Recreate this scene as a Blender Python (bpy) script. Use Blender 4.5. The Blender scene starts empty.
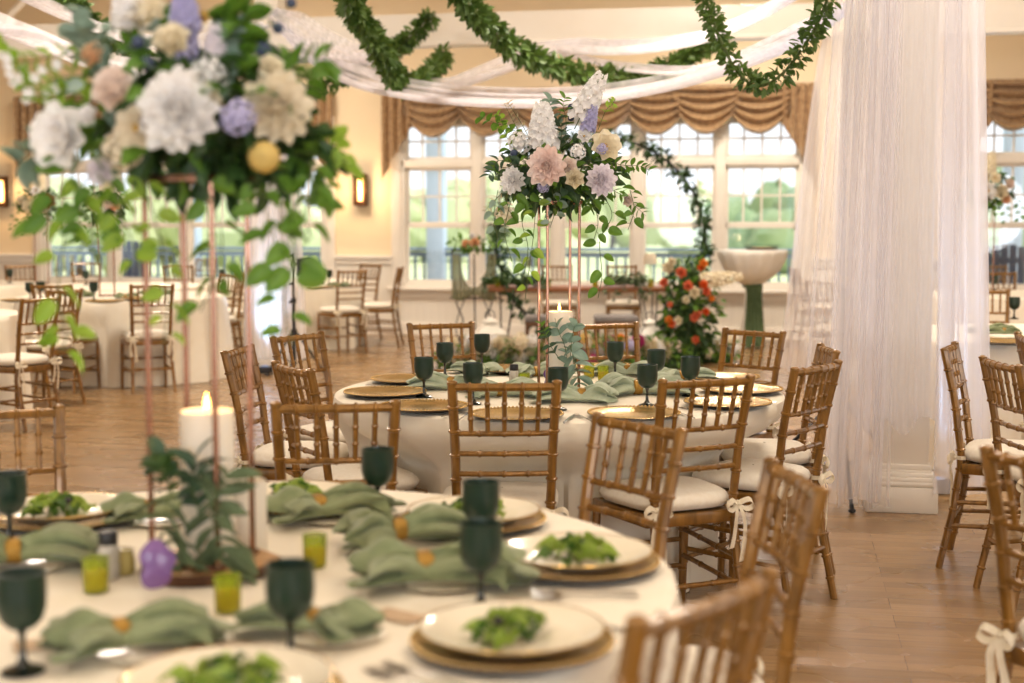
import bpy, bmesh, math, random
from mathutils import Vector, Matrix, Quaternion, noise
PI = math.pi
V = Vector
C = bpy.context.scene.collection
SC = bpy.context.scene

# ------------------------------------------------------------------ camera
FPX = 1422.0
CAM_Z = 1.45
PITCH = math.atan((341.5 - 222.0) / FPX)
cam_d = bpy.data.cameras.new('camera')
cam = bpy.data.objects.new('camera', cam_d)
C.objects.link(cam)
cam.location = (0, 0, CAM_Z)
cam.rotation_euler = (PI / 2 - PITCH, 0, 0)
cam_d.sensor_width = 36.0
cam_d.lens = 36.0 * FPX / 1024.0
cam_d.clip_start = 0.05
cam_d.clip_end = 600
cam_d.dof.use_dof = True
cam_d.dof.focus_distance = 5.7
cam_d.dof.aperture_fstop = 2.1
SC.camera = cam


def ray(px, py):
    x = (px - 512.0) / FPX
    y = -(py - 341.5) / FPX
    c, s = math.cos(PITCH), math.sin(PITCH)
    return V((x, c + y * s, -s + y * c))


def pz(px, py, z):
    """point on the horizontal plane z seen at that place of the photograph"""
    d = ray(px, py)
    t = (z - CAM_Z) / d.z
    return V((d.x * t, d.y * t, z))


def pd(px, py, Y):
    """point at distance Y into the room"""
    d = ray(px, py)
    t = Y / d.y
    return V((d.x * t, Y, CAM_Z + d.z * t))


# ------------------------------------------------------------------ colour / materials
def lin(h):
    h = h.lstrip('#')
    o = []
    for i in (0, 2, 4):
        c = int(h[i:i + 2], 16) / 255.0
        o.append(c / 12.92 if c <= 0.04045 else ((c + 0.055) / 1.055) ** 2.4)
    return (o[0], o[1], o[2], 1.0)


def newmat(name):
    m = bpy.data.materials.new(name)
    m.use_nodes = True
    nt = m.node_tree
    for n in list(nt.nodes):
        nt.nodes.remove(n)
    out = nt.nodes.new('ShaderNodeOutputMaterial')
    return m, nt, out


def L(nt, a, b):
    nt.links.new(a, b)


def pmat(name, col, rough=0.5, metal=0.0, col2=None, scale=20.0, stretch=(1, 1, 1), bump=0.0, bscale=60.0,
         spec=0.5, sheen=0.0, coat=0.0, emit=None, estr=0.0, trans=0.0, back=0.0, alpha=1.0, coord='Object'):
    m, nt, out = newmat(name)
    p = nt.nodes.new('ShaderNodeBsdfPrincipled')
    p.inputs['Base Color'].default_value = lin(col)
    p.inputs['Roughness'].default_value = rough
    p.inputs['Metallic'].default_value = metal
    p.inputs['Specular IOR Level'].default_value = spec
    p.inputs['Sheen Weight'].default_value = sheen
    p.inputs['Coat Weight'].default_value = coat
    p.inputs['Transmission Weight'].default_value = trans
    if emit:
        p.inputs['Emission Color'].default_value = lin(emit)
        p.inputs['Emission Strength'].default_value = estr
    tc = nt.nodes.new('ShaderNodeTexCoord')
    mp = nt.nodes.new('ShaderNodeMapping')
    mp.inputs['Scale'].default_value = stretch
    L(nt, tc.outputs[coord], mp.inputs['Vector'])
    colout = None
    if col2:
        nz = nt.nodes.new('ShaderNodeTexNoise')
        nz.inputs['Scale'].default_value = scale
        nz.inputs['Detail'].default_value = 3
        L(nt, mp.outputs[0], nz.inputs['Vector'])
        rp = nt.nodes.new('ShaderNodeValToRGB')
        rp.color_ramp.elements[0].position = 0.35
        rp.color_ramp.elements[1].position = 0.68
        rp.color_ramp.elements[0].color = lin(col)
        rp.color_ramp.elements[1].color = lin(col2)
        L(nt, nz.outputs['Fac'], rp.inputs['Fac'])
        L(nt, rp.outputs['Color'], p.inputs['Base Color'])
        colout = rp.outputs['Color']
    if bump:
        nb = nt.nodes.new('ShaderNodeTexNoise')
        nb.inputs['Scale'].default_value = bscale
        nb.inputs['Detail'].default_value = 2
        L(nt, mp.outputs[0], nb.inputs['Vector'])
        b = nt.nodes.new('ShaderNodeBump')
        b.inputs['Strength'].default_value = bump
        b.inputs['Distance'].default_value = 0.01
        L(nt, nb.outputs['Fac'], b.inputs['Height'])
        L(nt, b.outputs['Normal'], p.inputs['Normal'])
    sh = p.outputs[0]
    if back:
        tr = nt.nodes.new('ShaderNodeBsdfTranslucent')
        tr.inputs['Color'].default_value = lin(col2 or col)
        if colout:
            L(nt, colout, tr.inputs['Color'])
        mx = nt.nodes.new('ShaderNodeMixShader')
        mx.inputs[0].default_value = back
        L(nt, p.outputs[0], mx.inputs[1])
        L(nt, tr.outputs[0], mx.inputs[2])
        sh = mx.outputs[0]
    if alpha < 1:
        tp = nt.nodes.new('ShaderNodeBsdfTransparent')
        mx = nt.nodes.new('ShaderNodeMixShader')
        mx.inputs[0].default_value = alpha
        L(nt, tp.outputs[0], mx.inputs[1])
        L(nt, sh, mx.inputs[2])
        sh = mx.outputs[0]
    L(nt, sh, out.inputs['Surface'])
    return m


def tulle_mat(name, lo, hi, stretch, col='#F7F5FA'):
    m, nt, out = newmat(name)
    tc = nt.nodes.new('ShaderNodeTexCoord')
    mp = nt.nodes.new('ShaderNodeMapping')
    mp.inputs['Scale'].default_value = stretch
    L(nt, tc.outputs['UV'], mp.inputs['Vector'])
    nz = nt.nodes.new('ShaderNodeTexNoise')
    nz.inputs['Scale'].default_value = 1.0
    nz.inputs['Detail'].default_value = 3
    L(nt, mp.outputs[0], nz.inputs['Vector'])
    mr = nt.nodes.new('ShaderNodeMapRange')
    mr.inputs['From Min'].default_value = 0.3
    mr.inputs['From Max'].default_value = 0.7
    mr.inputs['To Min'].default_value = lo
    mr.inputs['To Max'].default_value = hi
    L(nt, nz.outputs['Fac'], mr.inputs['Value'])
    lw = nt.nodes.new('ShaderNodeLayerWeight')
    lw.inputs['Blend'].default_value = 0.25
    ad = nt.nodes.new('ShaderNodeMath')
    ad.operation = 'MULTIPLY_ADD'
    ad.inputs[1].default_value = 0.25
    ad.use_clamp = True
    L(nt, lw.outputs['Facing'], ad.inputs[0])
    L(nt, mr.outputs[0], ad.inputs[2])
    d = nt.nodes.new('ShaderNodeBsdfDiffuse')
    d.inputs['Color'].default_value = lin(col)
    t = nt.nodes.new('ShaderNodeBsdfTranslucent')
    t.inputs['Color'].default_value = lin(col)
    m1 = nt.nodes.new('ShaderNodeMixShader')
    m1.inputs[0].default_value = 0.5
    L(nt, d.outputs[0], m1.inputs[1])
    L(nt, t.outputs[0], m1.inputs[2])
    tp = nt.nodes.new('ShaderNodeBsdfTransparent')
    m2 = nt.nodes.new('ShaderNodeMixShader')
    L(nt, ad.outputs[0], m2.inputs[0])
    L(nt, tp.outputs[0], m2.inputs[1])
    L(nt, m1.outputs[0], m2.inputs[2])
    L(nt, m2.outputs[0], out.inputs['Surface'])
    return m


def glass_mat(name, tint='#FFFFFF', gloss=0.06):
    m, nt, out = newmat(name)
    tp = nt.nodes.new('ShaderNodeBsdfTransparent')
    tp.inputs['Color'].default_value = lin(tint)
    g = nt.nodes.new('ShaderNodeBsdfGlossy')
    g.inputs['Roughness'].default_value = 0.02
    mx = nt.nodes.new('ShaderNodeMixShader')
    mx.inputs[0].default_value = gloss
    L(nt, tp.outputs[0], mx.inputs[1])
    L(nt, g.outputs[0], mx.inputs[2])
    L(nt, mx.outputs[0], out.inputs['Surface'])
    return m


def floor_mat():
    m, nt, out = newmat('oak_strip_floor')
    p = nt.nodes.new('ShaderNodeBsdfPrincipled')
    tc = nt.nodes.new('ShaderNodeTexCoord')
    br = nt.nodes.new('ShaderNodeTexBrick')
    br.inputs['Scale'].default_value = 1.0
    br.inputs['Brick Width'].default_value = 0.95
    br.inputs['Row Height'].default_value = 0.083
    br.inputs['Mortar Size'].default_value = 0.0012
    br.inputs['Mortar Smooth'].default_value = 0.3
    br.inputs['Bias'].default_value = 0.0
    br.inputs['Color1'].default_value = lin('#A5855E')
    br.inputs['Color2'].default_value = lin('#8D6F49')
    br.inputs['Mortar'].default_value = lin('#6E4A2A')
    br.offset = 0.37
    br.offset_frequency = 3
    br.squash = 0.8
    br.squash_frequency = 4
    L(nt, tc.outputs['Object'], br.inputs['Vector'])
    mp = nt.nodes.new('ShaderNodeMapping')
    mp.inputs['Scale'].default_value = (1.5, 26, 1)
    L(nt, tc.outputs['Object'], mp.inputs['Vector'])
    nz = nt.nodes.new('ShaderNodeTexNoise')
    nz.inputs['Scale'].default_value = 2.2
    nz.inputs['Detail'].default_value = 5
    L(nt, mp.outputs[0], nz.inputs['Vector'])
    rp = nt.nodes.new('ShaderNodeValToRGB')
    rp.color_ramp.elements[0].position = 0.3
    rp.color_ramp.elements[1].position = 0.7
    rp.color_ramp.elements[0].color = (0.82, 0.78, 0.74, 1)
    rp.color_ramp.elements[1].color = (1.06, 1.05, 1.04, 1)
    L(nt, nz.outputs['Fac'], rp.inputs['Fac'])
    mu = nt.nodes.new('ShaderNodeMix')
    mu.data_type = 'RGBA'
    mu.blend_type = 'MULTIPLY'
    mu.inputs[0].default_value = 1.0
    L(nt, br.outputs['Color'], mu.inputs[6])
    L(nt, rp.outputs['Color'], mu.inputs[7])
    L(nt, mu.outputs[2], p.inputs['Base Color'])
    n2 = nt.nodes.new('ShaderNodeTexNoise')
    n2.inputs['Scale'].default_value = 3.0
    L(nt, tc.outputs['Object'], n2.inputs['Vector'])
    mr = nt.nodes.new('ShaderNodeMapRange')
    mr.inputs['To Min'].default_value = 0.2
    mr.inputs['To Max'].default_value = 0.34
    L(nt, n2.outputs['Fac'], mr.inputs['Value'])
    L(nt, mr.outputs[0], p.inputs['Roughness'])
    p.inputs['Specular IOR Level'].default_value = 0.5
    b = nt.nodes.new('ShaderNodeBump')
    b.inputs['Strength'].default_value = 0.25
    b.inputs['Distance'].default_value = 0.002
    L(nt, br.outputs['Fac'], b.inputs['Height'])
    b.invert = True
    L(nt, b.outputs['Normal'], p.inputs['Normal'])
    L(nt, p.outputs[0], out.inputs['Surface'])
    return m


def bead_mat():
    m, nt, out = newmat('beadboard_paint')
    p = nt.nodes.new('ShaderNodeBsdfPrincipled')
    p.inputs['Base Color'].default_value = lin('#EDE6DA')
    p.inputs['Roughness'].default_value = 0.45
    tc = nt.nodes.new('ShaderNodeTexCoord')
    w = nt.nodes.new('ShaderNodeTexWave')
    w.bands_direction = 'X'
    w.inputs['Scale'].default_value = 3.2
    L(nt, tc.outputs['Object'], w.inputs['Vector'])
    rp = nt.nodes.new('ShaderNodeValToRGB')
    rp.color_ramp.elements[0].position = 0.0
    rp.color_ramp.elements[1].position = 0.14
    L(nt, w.outputs['Fac'], rp.inputs['Fac'])
    b = nt.nodes.new('ShaderNodeBump')
    b.inputs['Strength'].default_value = 0.5
    b.inputs['Distance'].default_value = 0.006
    L(nt, rp.outputs['Color'], b.inputs['Height'])
    L(nt, b.outputs['Normal'], p.inputs['Normal'])
    L(nt, p.outputs[0], out.inputs['Surface'])
    return m


M = {}
M['floor'] = floor_mat()
M['bead'] = bead_mat()
M['wall'] = pmat('cream_wall_paint', '#EDDBBC', 0.7, col2='#EAD7B6', scale=1.5)
M['ceiling'] = pmat('ceiling_paint', '#EBDCC0', 0.8, col2='#E8D8BA', scale=1.2)
M['trim'] = pmat('white_trim_paint', '#F1EADF', 0.4, col2='#EEE6DA', scale=3)
M['gold_wood'] = pmat('gold_bamboo_lacquer', '#93682B', 0.28, 0.3, col2='#6C4A1B', scale=35, stretch=(1, 1, 0.3), coat=0.35, bump=0.05)
M['cushion'] = pmat('ivory_cushion_fabric', '#EFE6D6', 0.85, col2='#E9DECB', scale=60, bump=0.15, bscale=200, sheen=0.2)
M['ribbon'] = pmat('ivory_ribbon', '#EFE3CB', 0.7, col2='#E6D8BC', scale=40, back=0.15)
M['cloth'] = pmat('ivory_table_linen', '#F1E8D6', 0.85, col2='#EDE2CD', scale=8, bump=0.12, bscale=300, sheen=0.15)
M['copper'] = pmat('rose_copper', '#B58A76', 0.22, 1.0, col2='#A87C66', scale=10)
M['charger'] = pmat('gold_charger', '#CDAE74', 0.25, 0.75, col2='#C2A062', scale=9, bump=0.03, bscale=120)
M['charger_rim'] = pmat('dark_charger_edge', '#3A2A1A', 0.35, 0.3, col2='#2C1F13', scale=20)
M['china'] = pmat('ivory_china', '#F3EAD6', 0.18, 0.0, col2='#F0E5CE', scale=4, coat=0.4)
M['china_rim'] = pmat('gold_plate_rim', '#C8A35C', 0.25, 0.8, col2='#BC944B', scale=20)
M['goblet'] = pmat('dark_green_glass', '#1F3A2C', 0.3, 0.0, col2='#1A3226', scale=30, trans=0.3, coat=0.15, spec=0.35)
M['goblet_stem'] = pmat('black_green_glass', '#101A16', 0.15, 0.0, col2='#0D1512', scale=30, coat=0.5)
M['napkin'] = pmat('sage_green_linen', '#8F9870', 0.85, col2='#7C865E', scale=25, bump=0.15, bscale=250, back=0.12, sheen=0.2)
M['napkin_pale'] = pmat('pale_sage_linen', '#B9C4AC', 0.85, col2='#A3AF93', scale=25, bump=0.15, bscale=250, back=0.12, sheen=0.2)
M['ring'] = pmat('woven_gold_ring', '#A9833A', 0.4, 0.6, col2='#8F6A26', scale=80, bump=0.3, bscale=160)
M['silver'] = pmat('polished_silver', '#C9CBD0', 0.15, 1.0, col2='#BFC1C6', scale=15)
M['wax'] = pmat('white_candle_wax', '#F6EFE3', 0.5, col2='#F3EADB', scale=8, back=0.25)
M['flame'] = pmat('warm_flame', '#FFC060', 0.5, emit='#FFB050', estr=14.0, col2='#FFC870', scale=5)
M['votive'] = pmat('green_votive_glass', '#A9B83A', 0.12, col2='#96A830', scale=12, alpha=0.55, back=0.4)
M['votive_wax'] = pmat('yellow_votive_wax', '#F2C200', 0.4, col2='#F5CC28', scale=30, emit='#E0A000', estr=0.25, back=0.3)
M['black'] = pmat('black_plastic', '#17171A', 0.4, col2='#1D1D20', scale=30)
M['salt'] = pmat('shaker_glass_with_salt', '#D9D3C8', 0.12, col2='#CFC8BB', scale=60, trans=0.3)
M['pepper'] = pmat('shaker_glass_with_oil', '#CFBE7C', 0.15, col2='#C2AF68', scale=40, trans=0.3)
M['kraft'] = pmat('kraft_card', '#C6AB8C', 0.7, col2='#BB9F80', scale=50)
M['card'] = pmat('sage_card', '#A9A68B', 0.6, col2='#9F9C80', scale=50)
M['bark'] = pmat('slab_bark', '#5B3A22', 0.9, col2='#442A18', scale=30, bump=0.6, bscale=40)
M['slab'] = pmat('wood_slice', '#D2AB7E', 0.6, col2='#C0925F', scale=12, bump=0.1)
M['agate'] = pmat('purple_agate', '#8A63A0', 0.3, col2='#6C4388', scale=18, coat=0.5, back=0.2)
M['leaf'] = pmat('mid_green_leaf', '#6B9432', 0.5, col2='#527C28', scale=14, back=0.25)
M['leaf_lime'] = pmat('lime_green_leaf', '#A0C04C', 0.5, col2='#8AB03A', scale=14, back=0.45)
M['leaf_dark'] = pmat('dark_green_leaf', '#3A5A28', 0.5, col2='#2C4720', scale=14, back=0.12)
M['leaf_euc'] = pmat('silver_eucalyptus_leaf', '#98AD9E', 0.6, col2='#7F9A88', scale=14, back=0.2)
M['leaf_euc_dark'] = pmat('deep_eucalyptus_leaf', '#4E6A50', 0.6, col2='#3D563F', scale=14, back=0.2)
M['leaf_lamb'] = pmat('velvet_grey_leaf', '#6A7A58', 0.8, col2='#586848', scale=24, back=0.15)
M['garland_leaf'] = pmat('boxwood_leaf', '#64803A', 0.45, col2='#48662A', scale=9, back=0.2)
M['stem'] = pmat('plant_stem', '#5C6B38', 0.7, col2='#4D5C2E', scale=30)
M['twig'] = pmat('brown_twig', '#6B4F38', 0.8, col2='#57402C', scale=30)
M['white_petal'] = pmat('white_petal', '#FEFDFC', 0.6, col2='#FAF7F5', scale=12, back=0.3)
M['cream_petal'] = pmat('cream_petal', '#FAF3E0', 0.6, col2='#F5E9CC', scale=12, back=0.3)
M['beige_petal'] = pmat('beige_petal', '#F3EAD6', 0.6, col2='#ECDFC4', scale=12, back=0.25)
M['pink_petal'] = pmat('blush_pink_petal', '#FDF0EB', 0.6, col2='#FBE4DB', scale=12, back=0.3)
M['blush_petal'] = pmat('pale_blush_petal', '#FBF0E8', 0.6, col2='#F8E6DA', scale=12, back=0.3)
M['lavender_petal'] = pmat('lavender_petal', '#CFCCEA', 0.6, col2='#BDB9E0', scale=12, back=0.25)
M['lilac_petal'] = pmat('pale_lilac_petal', '#F8F2F6', 0.6, col2='#F2EAF2', scale=12, back=0.3)
M['plum_petal'] = pmat('plum_petal', '#4A2438', 0.6, col2='#3C1A2C', scale=12)
M['blue_thistle'] = pmat('slate_blue_thistle', '#4A5670', 0.8, col2='#3A4560', scale=40)
M['yellow_petal'] = pmat('soft_yellow_petal', '#E9CE80', 0.6, col2='#E0C06A', scale=12, back=0.3)
M['peach_petal'] = pmat('peach_petal', '#FAD9B4', 0.6, col2='#F7CB9C', scale=12, back=0.3)
M['orange_petal'] = pmat('orange_rose_petal', '#F6813F', 0.6, col2='#EE6C32', scale=12, back=0.25)
M['amber_petal'] = pmat('amber_rose_petal', '#F9AE4A', 0.6, col2='#F39A38', scale=12, back=0.25)
M['coral_petal'] = pmat('coral_rose_petal', '#F59870', 0.6, col2='#EE845C', scale=12, back=0.25)
M['magenta_petal'] = pmat('magenta_petal', '#C2477E', 0.6, col2='#B03A70', scale=12, back=0.25)
M['rust_petal'] = pmat('rust_rose_petal', '#A85842', 0.6, col2='#964A36', scale=12, back=0.2)
M['yellow_eye'] = pmat('flower_centre', '#D2A93A', 0.8, col2='#BB9230', scale=80)
M['wheat'] = pmat('wheat_grass', '#CDBF9A', 0.8, col2='#BDAE86', scale=40, back=0.2)
M['tulle'] = tulle_mat('white_tulle', 0.38, 0.56, (16, 0.7, 1))
M['tulle_thin'] = tulle_mat('thin_white_tulle', 0.14, 0.32, (12, 0.7, 1))
M['tulle_swag'] = tulle_mat('swagged_white_tulle', 0.25, 0.6, (2, 26, 1))
M['damask'] = pmat('bronze_damask', '#BC9C74', 0.5, col2='#8E6C48', scale=26, bump=0.1, sheen=0.3)
M['fringe'] = pmat('bronze_trim', '#8E7048', 0.7, col2='#765A36', scale=60)
M['glass'] = glass_mat('window_glass')
M['bronze'] = pmat('dark_bronze', '#5A3A22', 0.4, 0.6, col2='#4A2E1A', scale=20)
M['sconce_glow'] = pmat('lit_amber_glass', '#FFE2B0', 0.5, emit='#FFB868', estr=3.2, col2='#FFDDA8', scale=5)
M['table_wood'] = pmat('farm_table_wood', '#9C6238', 0.45, col2='#7F4B28', scale=6, stretch=(1, 10, 10), bump=0.1)
M['iron'] = pmat('black_iron', '#222222', 0.45, 0.5, col2='#2B2A29', scale=20)
M['dark_wood'] = pmat('walnut_chair_wood', '#7A5636', 0.45, col2='#68462A', scale=18, stretch=(1, 1, 0.2))
M['grey_pad'] = pmat('grey_seat_pad', '#8D8784', 0.85, col2='#7C7674', scale=40)
M['lantern'] = pmat('white_lantern_paint', '#F0EBE1', 0.5, col2='#E9E3D7', scale=12)
M['sage_drape'] = pmat('olive_chiffon', '#8C8E6E', 0.8, col2='#7B7D5E', scale=10, alpha=0.86, back=0.25)
M['spandex'] = pmat('white_spandex', '#F4F0E8', 0.6, col2='#EFEAE0', scale=6)
M['green_sash'] = pmat('forest_sash', '#5F7350', 0.75, col2='#4C6040', scale=20, bump=0.2, bscale=50)
M['rail'] = pmat('blue_grey_railing_paint', '#6D8296', 0.5, col2='#647A8F', scale=4)
M['porch_post'] = pmat('pale_blue_porch_paint', '#B4C6DA', 0.5, col2='#ABBED3', scale=4)
M['porch_floor'] = pmat('porch_boards', '#A7A49A', 0.7, col2='#98958B', scale=3)
M['patio'] = pmat('navy_patio_paint', '#33496A', 0.5, col2='#2B4060', scale=6)
M['grass'] = pmat('lawn', '#C2CC9A', 0.9, col2='#CDD4A8', scale=0.25)
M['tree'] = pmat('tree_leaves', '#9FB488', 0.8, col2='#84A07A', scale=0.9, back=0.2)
M['tree_far'] = pmat('hazy_tree_leaves', '#CBD3A4', 0.9, col2='#BAC692', scale=0.5, back=0.2)  # distance haze painted in as a paler leaf colour
M['trunk'] = pmat('tree_bark', '#5E5142', 0.9, col2='#4A3F33', scale=4)
M['lettuce'] = pmat('bright_lettuce', '#A6B956', 0.45, col2='#86A23C', scale=30, back=0.3)
M['spinach'] = pmat('dark_salad_leaf', '#57762C', 0.45, col2='#3F5F20', scale=30, back=0.15)
M['onion'] = pmat('pale_onion', '#E6DCC8', 0.4, col2='#D9C8C0', scale=40, back=0.2)
M['olive'] = pmat('dark_olive', '#2B2028', 0.3, col2='#20161E', scale=40)
M['uplens'] = pmat('uplight_lens', '#22303E', 0.3, emit='#9FC4FF', estr=0.4, col2='#2A3A4A', scale=5)
M['lampshade'] = pmat('ivory_lampshade', '#F5EEDD', 0.7, col2='#F0E7D2', scale=20, back=0.4)


# ------------------------------------------------------------------ mesh builder
class MB:
    def __init__(s):
        s.v, s.f, s.m, s.uv = [], [], [], {}

    def add(s, vs, fs, mi=0, uvs=None):
        o = len(s.v)
        s.v += [V(p) for p in vs]
        if uvs:
            for i, q in enumerate(uvs):
                s.uv[o + i] = q
        for f in fs:
            s.f.append(tuple(o + i for i in f))
            s.m.append(mi)

    def grid(s, rows, mi=0, closed=False, uv=False):
        """rows: list of lists of points"""
        n, k = len(rows), len(rows[0])
        vs = [p for r in rows for p in r]
        fs = []
        for i in range(n - 1):
            for j in range(k if closed else k - 1):
                j2 = (j + 1) % k
                fs.append((i * k + j, i * k + j2, (i + 1) * k + j2, (i + 1) * k + j))
        u = [(j / (k - 1), i / (n - 1)) for i in range(n) for j in range(k)] if uv else None
        s.add(vs, fs, mi, u)

    def lathe(s, prof, seg=20, T=None, mi=0, cap=True):
        rows = []
        for r, z in prof:
            rows.append([V((r * math.cos(2 * PI * j / seg), r * math.sin(2 * PI * j / seg), z)) for j in range(seg)])
        if T is not None:
            rows = [[T @ p for p in r] for r in rows]
        o = len(s.v)
        s.grid(rows, mi, closed=True)
        if cap:
            n = len(rows)
            if prof[0][0] > 1e-5:
                s.f.append(tuple(o + j for j in range(seg))[::-1]); s.m.append(mi)
            if prof[-1][0] > 1e-5:
                s.f.append(tuple(o + (n - 1) * seg + j for j in range(seg))); s.m.append(mi)

    def tube(s, pts, rad, seg=8, mi=0, cap=True):
        pts = [V(p) for p in pts]
        n = len(pts)
        if not hasattr(rad, '__len__'):
            rad = [rad] * n
        t0 = (pts[1] - pts[0]).normalized()
        up = V((0, 0, 1)) if abs(t0.z) < 0.9 else V((1, 0, 0))
        a = t0.cross(up).normalized()
        rows = []
        for i in range(n):
            t = (pts[min(i + 1, n - 1)] - pts[max(i - 1, 0)]).normalized()
            a = (a - t * a.dot(t)).normalized()
            b = t.cross(a)
            rows.append([pts[i] + (a * math.cos(2 * PI * j / seg) + b * math.sin(2 * PI * j / seg)) * rad[i] for j in range(seg)])
        o = len(s.v)
        s.grid(rows, mi, closed=True)
        if cap:
            s.f.append(tuple(o + j for j in range(seg))[::-1]); s.m.append(mi)
            s.f.append(tuple(o + (n - 1) * seg + j for j in range(seg))); s.m.append(mi)

    def box(s, c, d, T=None, mi=0, bev=0.0):
        bm = bmesh.new()
        bmesh.ops.create_cube(bm, size=1.0)
        for v in bm.verts:
            v.co = V((v.co.x * d[0], v.co.y * d[1], v.co.z * d[2]))
        if bev > 0:
            bmesh.ops.bevel(bm, geom=list(bm.edges), offset=min(bev, min(d) * 0.45), segments=2, profile=0.5, affect='EDGES')
        bm.verts.index_update()
        vs = [v.co + V(c) for v in bm.verts]
        if T is not None:
            vs = [T @ p for p in vs]
        fs = [tuple(v.index for v in f.verts) for f in bm.faces]
        bm.free()
        s.add(vs, fs, mi)

    def ball(s, c, r, seg=12, mi=0, T=None):
        k = max(4, seg // 2)
        prof = [(math.sin(PI * i / k), -math.cos(PI * i / k)) for i in range(k + 1)]
        prof[0] = (0.02, -1); prof[-1] = (0.02, 1)
        R = r if hasattr(r, '__len__') else (r, r, r)
        TT = Matrix.Translation(c) @ Matrix.Diagonal((R[0], R[1], R[2], 1))
        if T is not None:
            TT = T @ TT
        s.lathe(prof, seg, TT, mi)

    def mesh(s, name, mats, smooth=40):
        me = bpy.data.meshes.new(name)
        me.from_pydata([tuple(p) for p in s.v], [], s.f)
        if not isinstance(mats, (list, tuple)):
            mats = [mats]
        for m in mats:
            me.materials.append(m)
        if len(mats) > 1:
            me.polygons.foreach_set('material_index', s.m)
        if s.uv:
            lay = me.uv_layers.new(name='UVMap')
            for lp in me.loops:
                lay.data[lp.index].uv = s.uv.get(lp.vertex_index, (0, 0))
        if smooth:
            me.polygons.foreach_set('use_smooth', [True] * len(me.polygons))
            bm = bmesh.new()
            bm.from_mesh(me)
            lim = math.radians(smooth)
            for e in bm.edges:
                if len(e.link_faces) == 2 and e.calc_face_angle(0) > lim:
                    e.smooth = False
            bm.to_mesh(me)
            bm.free()
        me.update()
        return me


KIDS = {}


def obj(name, mb, mats, parent=None, loc=None, rot=None, smooth=40):
    me = mb.mesh(name, mats, smooth) if isinstance(mb, MB) else mb
    o = bpy.data.objects.new(name, me)
    C.objects.link(o)
    if loc is not None:
        o.location = loc
    if rot is not None:
        o.rotation_euler = rot
    if parent is not None:
        o.parent = parent
        KIDS.setdefault(parent.name, []).append(o)
    return o


def thing(name, label, cat, loc=(0, 0, 0), rz=0.0, group=None):
    o = bpy.data.objects.new(name, None)
    o.empty_display_size = 0.1
    C.objects.link(o)
    o.location = loc
    o.rotation_euler = (0, 0, rz)
    return tag(o, label, cat, group)


def tag(o, label, cat, group=None):
    o['label'] = label
    o['category'] = cat
    if group:
        o['group'] = group
    return o


def structure(o):
    o['kind'] = 'structure'
    return o


def dup(src, label, loc, rz=0.0, group=None, scale=None):
    def cp(o, par):
        c = o.copy()
        C.objects.link(c)
        if par is not None:
            c.parent = par
            KIDS.setdefault(par.name, []).append(c)
        for k in KIDS.get(o.name, []):
            cp(k, c)
        return c
    r = cp(src, None)
    r.location = loc
    r.rotation_euler = (0, 0, rz)
    if scale:
        r.scale = (scale, scale, scale)
    r['label'] = label
    if group:
        r['group'] = group
    return r


class Proto:
    """first use moves the prototype itself, later uses copy it"""
    def __init__(s, root):
        s.root, s.used = root, False

    def put(s, label, loc, rz=0.0, group=None, scale=None):
        if not s.used:
            s.used = True
            r = s.root
            r.location = loc
            r.rotation_euler = (0, 0, rz)
            if scale:
                r.scale = (scale, scale, scale)
            r['label'] = label
            if group:
                r['group'] = group
            return r
        return dup(s.root, label, loc, rz, group, scale)
# ------------------------------------------------------------------ building (walls turned 10.8 degrees from the lens axis)
K = 0.19
D0 = 18.1
ANG = math.atan(K)
CA = math.cos(ANG)
DB = 13.4                                   # line of the tie beam
ORG = V((0, D0, 0))


def put_building(o):
    o.location = ORG
    o.rotation_euler = (0, 0, -ANG)
    return o


def wu(px, D=D0):
    """place along the line parallel to the back wall that meets the lens axis at distance D"""
    t = (px - 512) / FPX
    X = t * D / (1 + K * t)
    Y = D - K * X
    return X * CA - (Y - D0) * math.sin(ANG)


def W(u, w, z):
    return Matrix.Translation(ORG) @ Matrix.Rotation(-ANG, 4, 'Z') @ V((u, w, z))


def wloc(p):
    return (Matrix.Translation(ORG) @ Matrix.Rotation(-ANG, 4, 'Z')).inverted() @ V(p)


def bstruct(name, mb, mats, smooth=30):
    o = obj(name, mb, mats, smooth=smooth)
    put_building(o)
    return structure(o)


UL, UR = -9.5, 9.5
mb = MB()
mb.box((0, -11.5, -0.05), (UR - UL, 23.0, 0.1))
bstruct('floor', mb, M['floor'], 0)
mb = MB()
mb.box((0, -11.5, 4.75), (UR - UL, 23.0, 0.1))
bstruct('ceiling', mb, M['ceiling'], 0)

SILL, HEAD = 0.60, 2.76
wins = []                                    # (list of unit edges in u)
e = [wu(p) for p in (43, 114, 186, 257, 328)]
wins.append(e)
e = [wu(p) for p in (401, 477, 557, 637, 719, 802)]
wins.append(e)
a = wu(966)
wins.append([a, a + 1.02, a + 2.04, a + 3.06])

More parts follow.
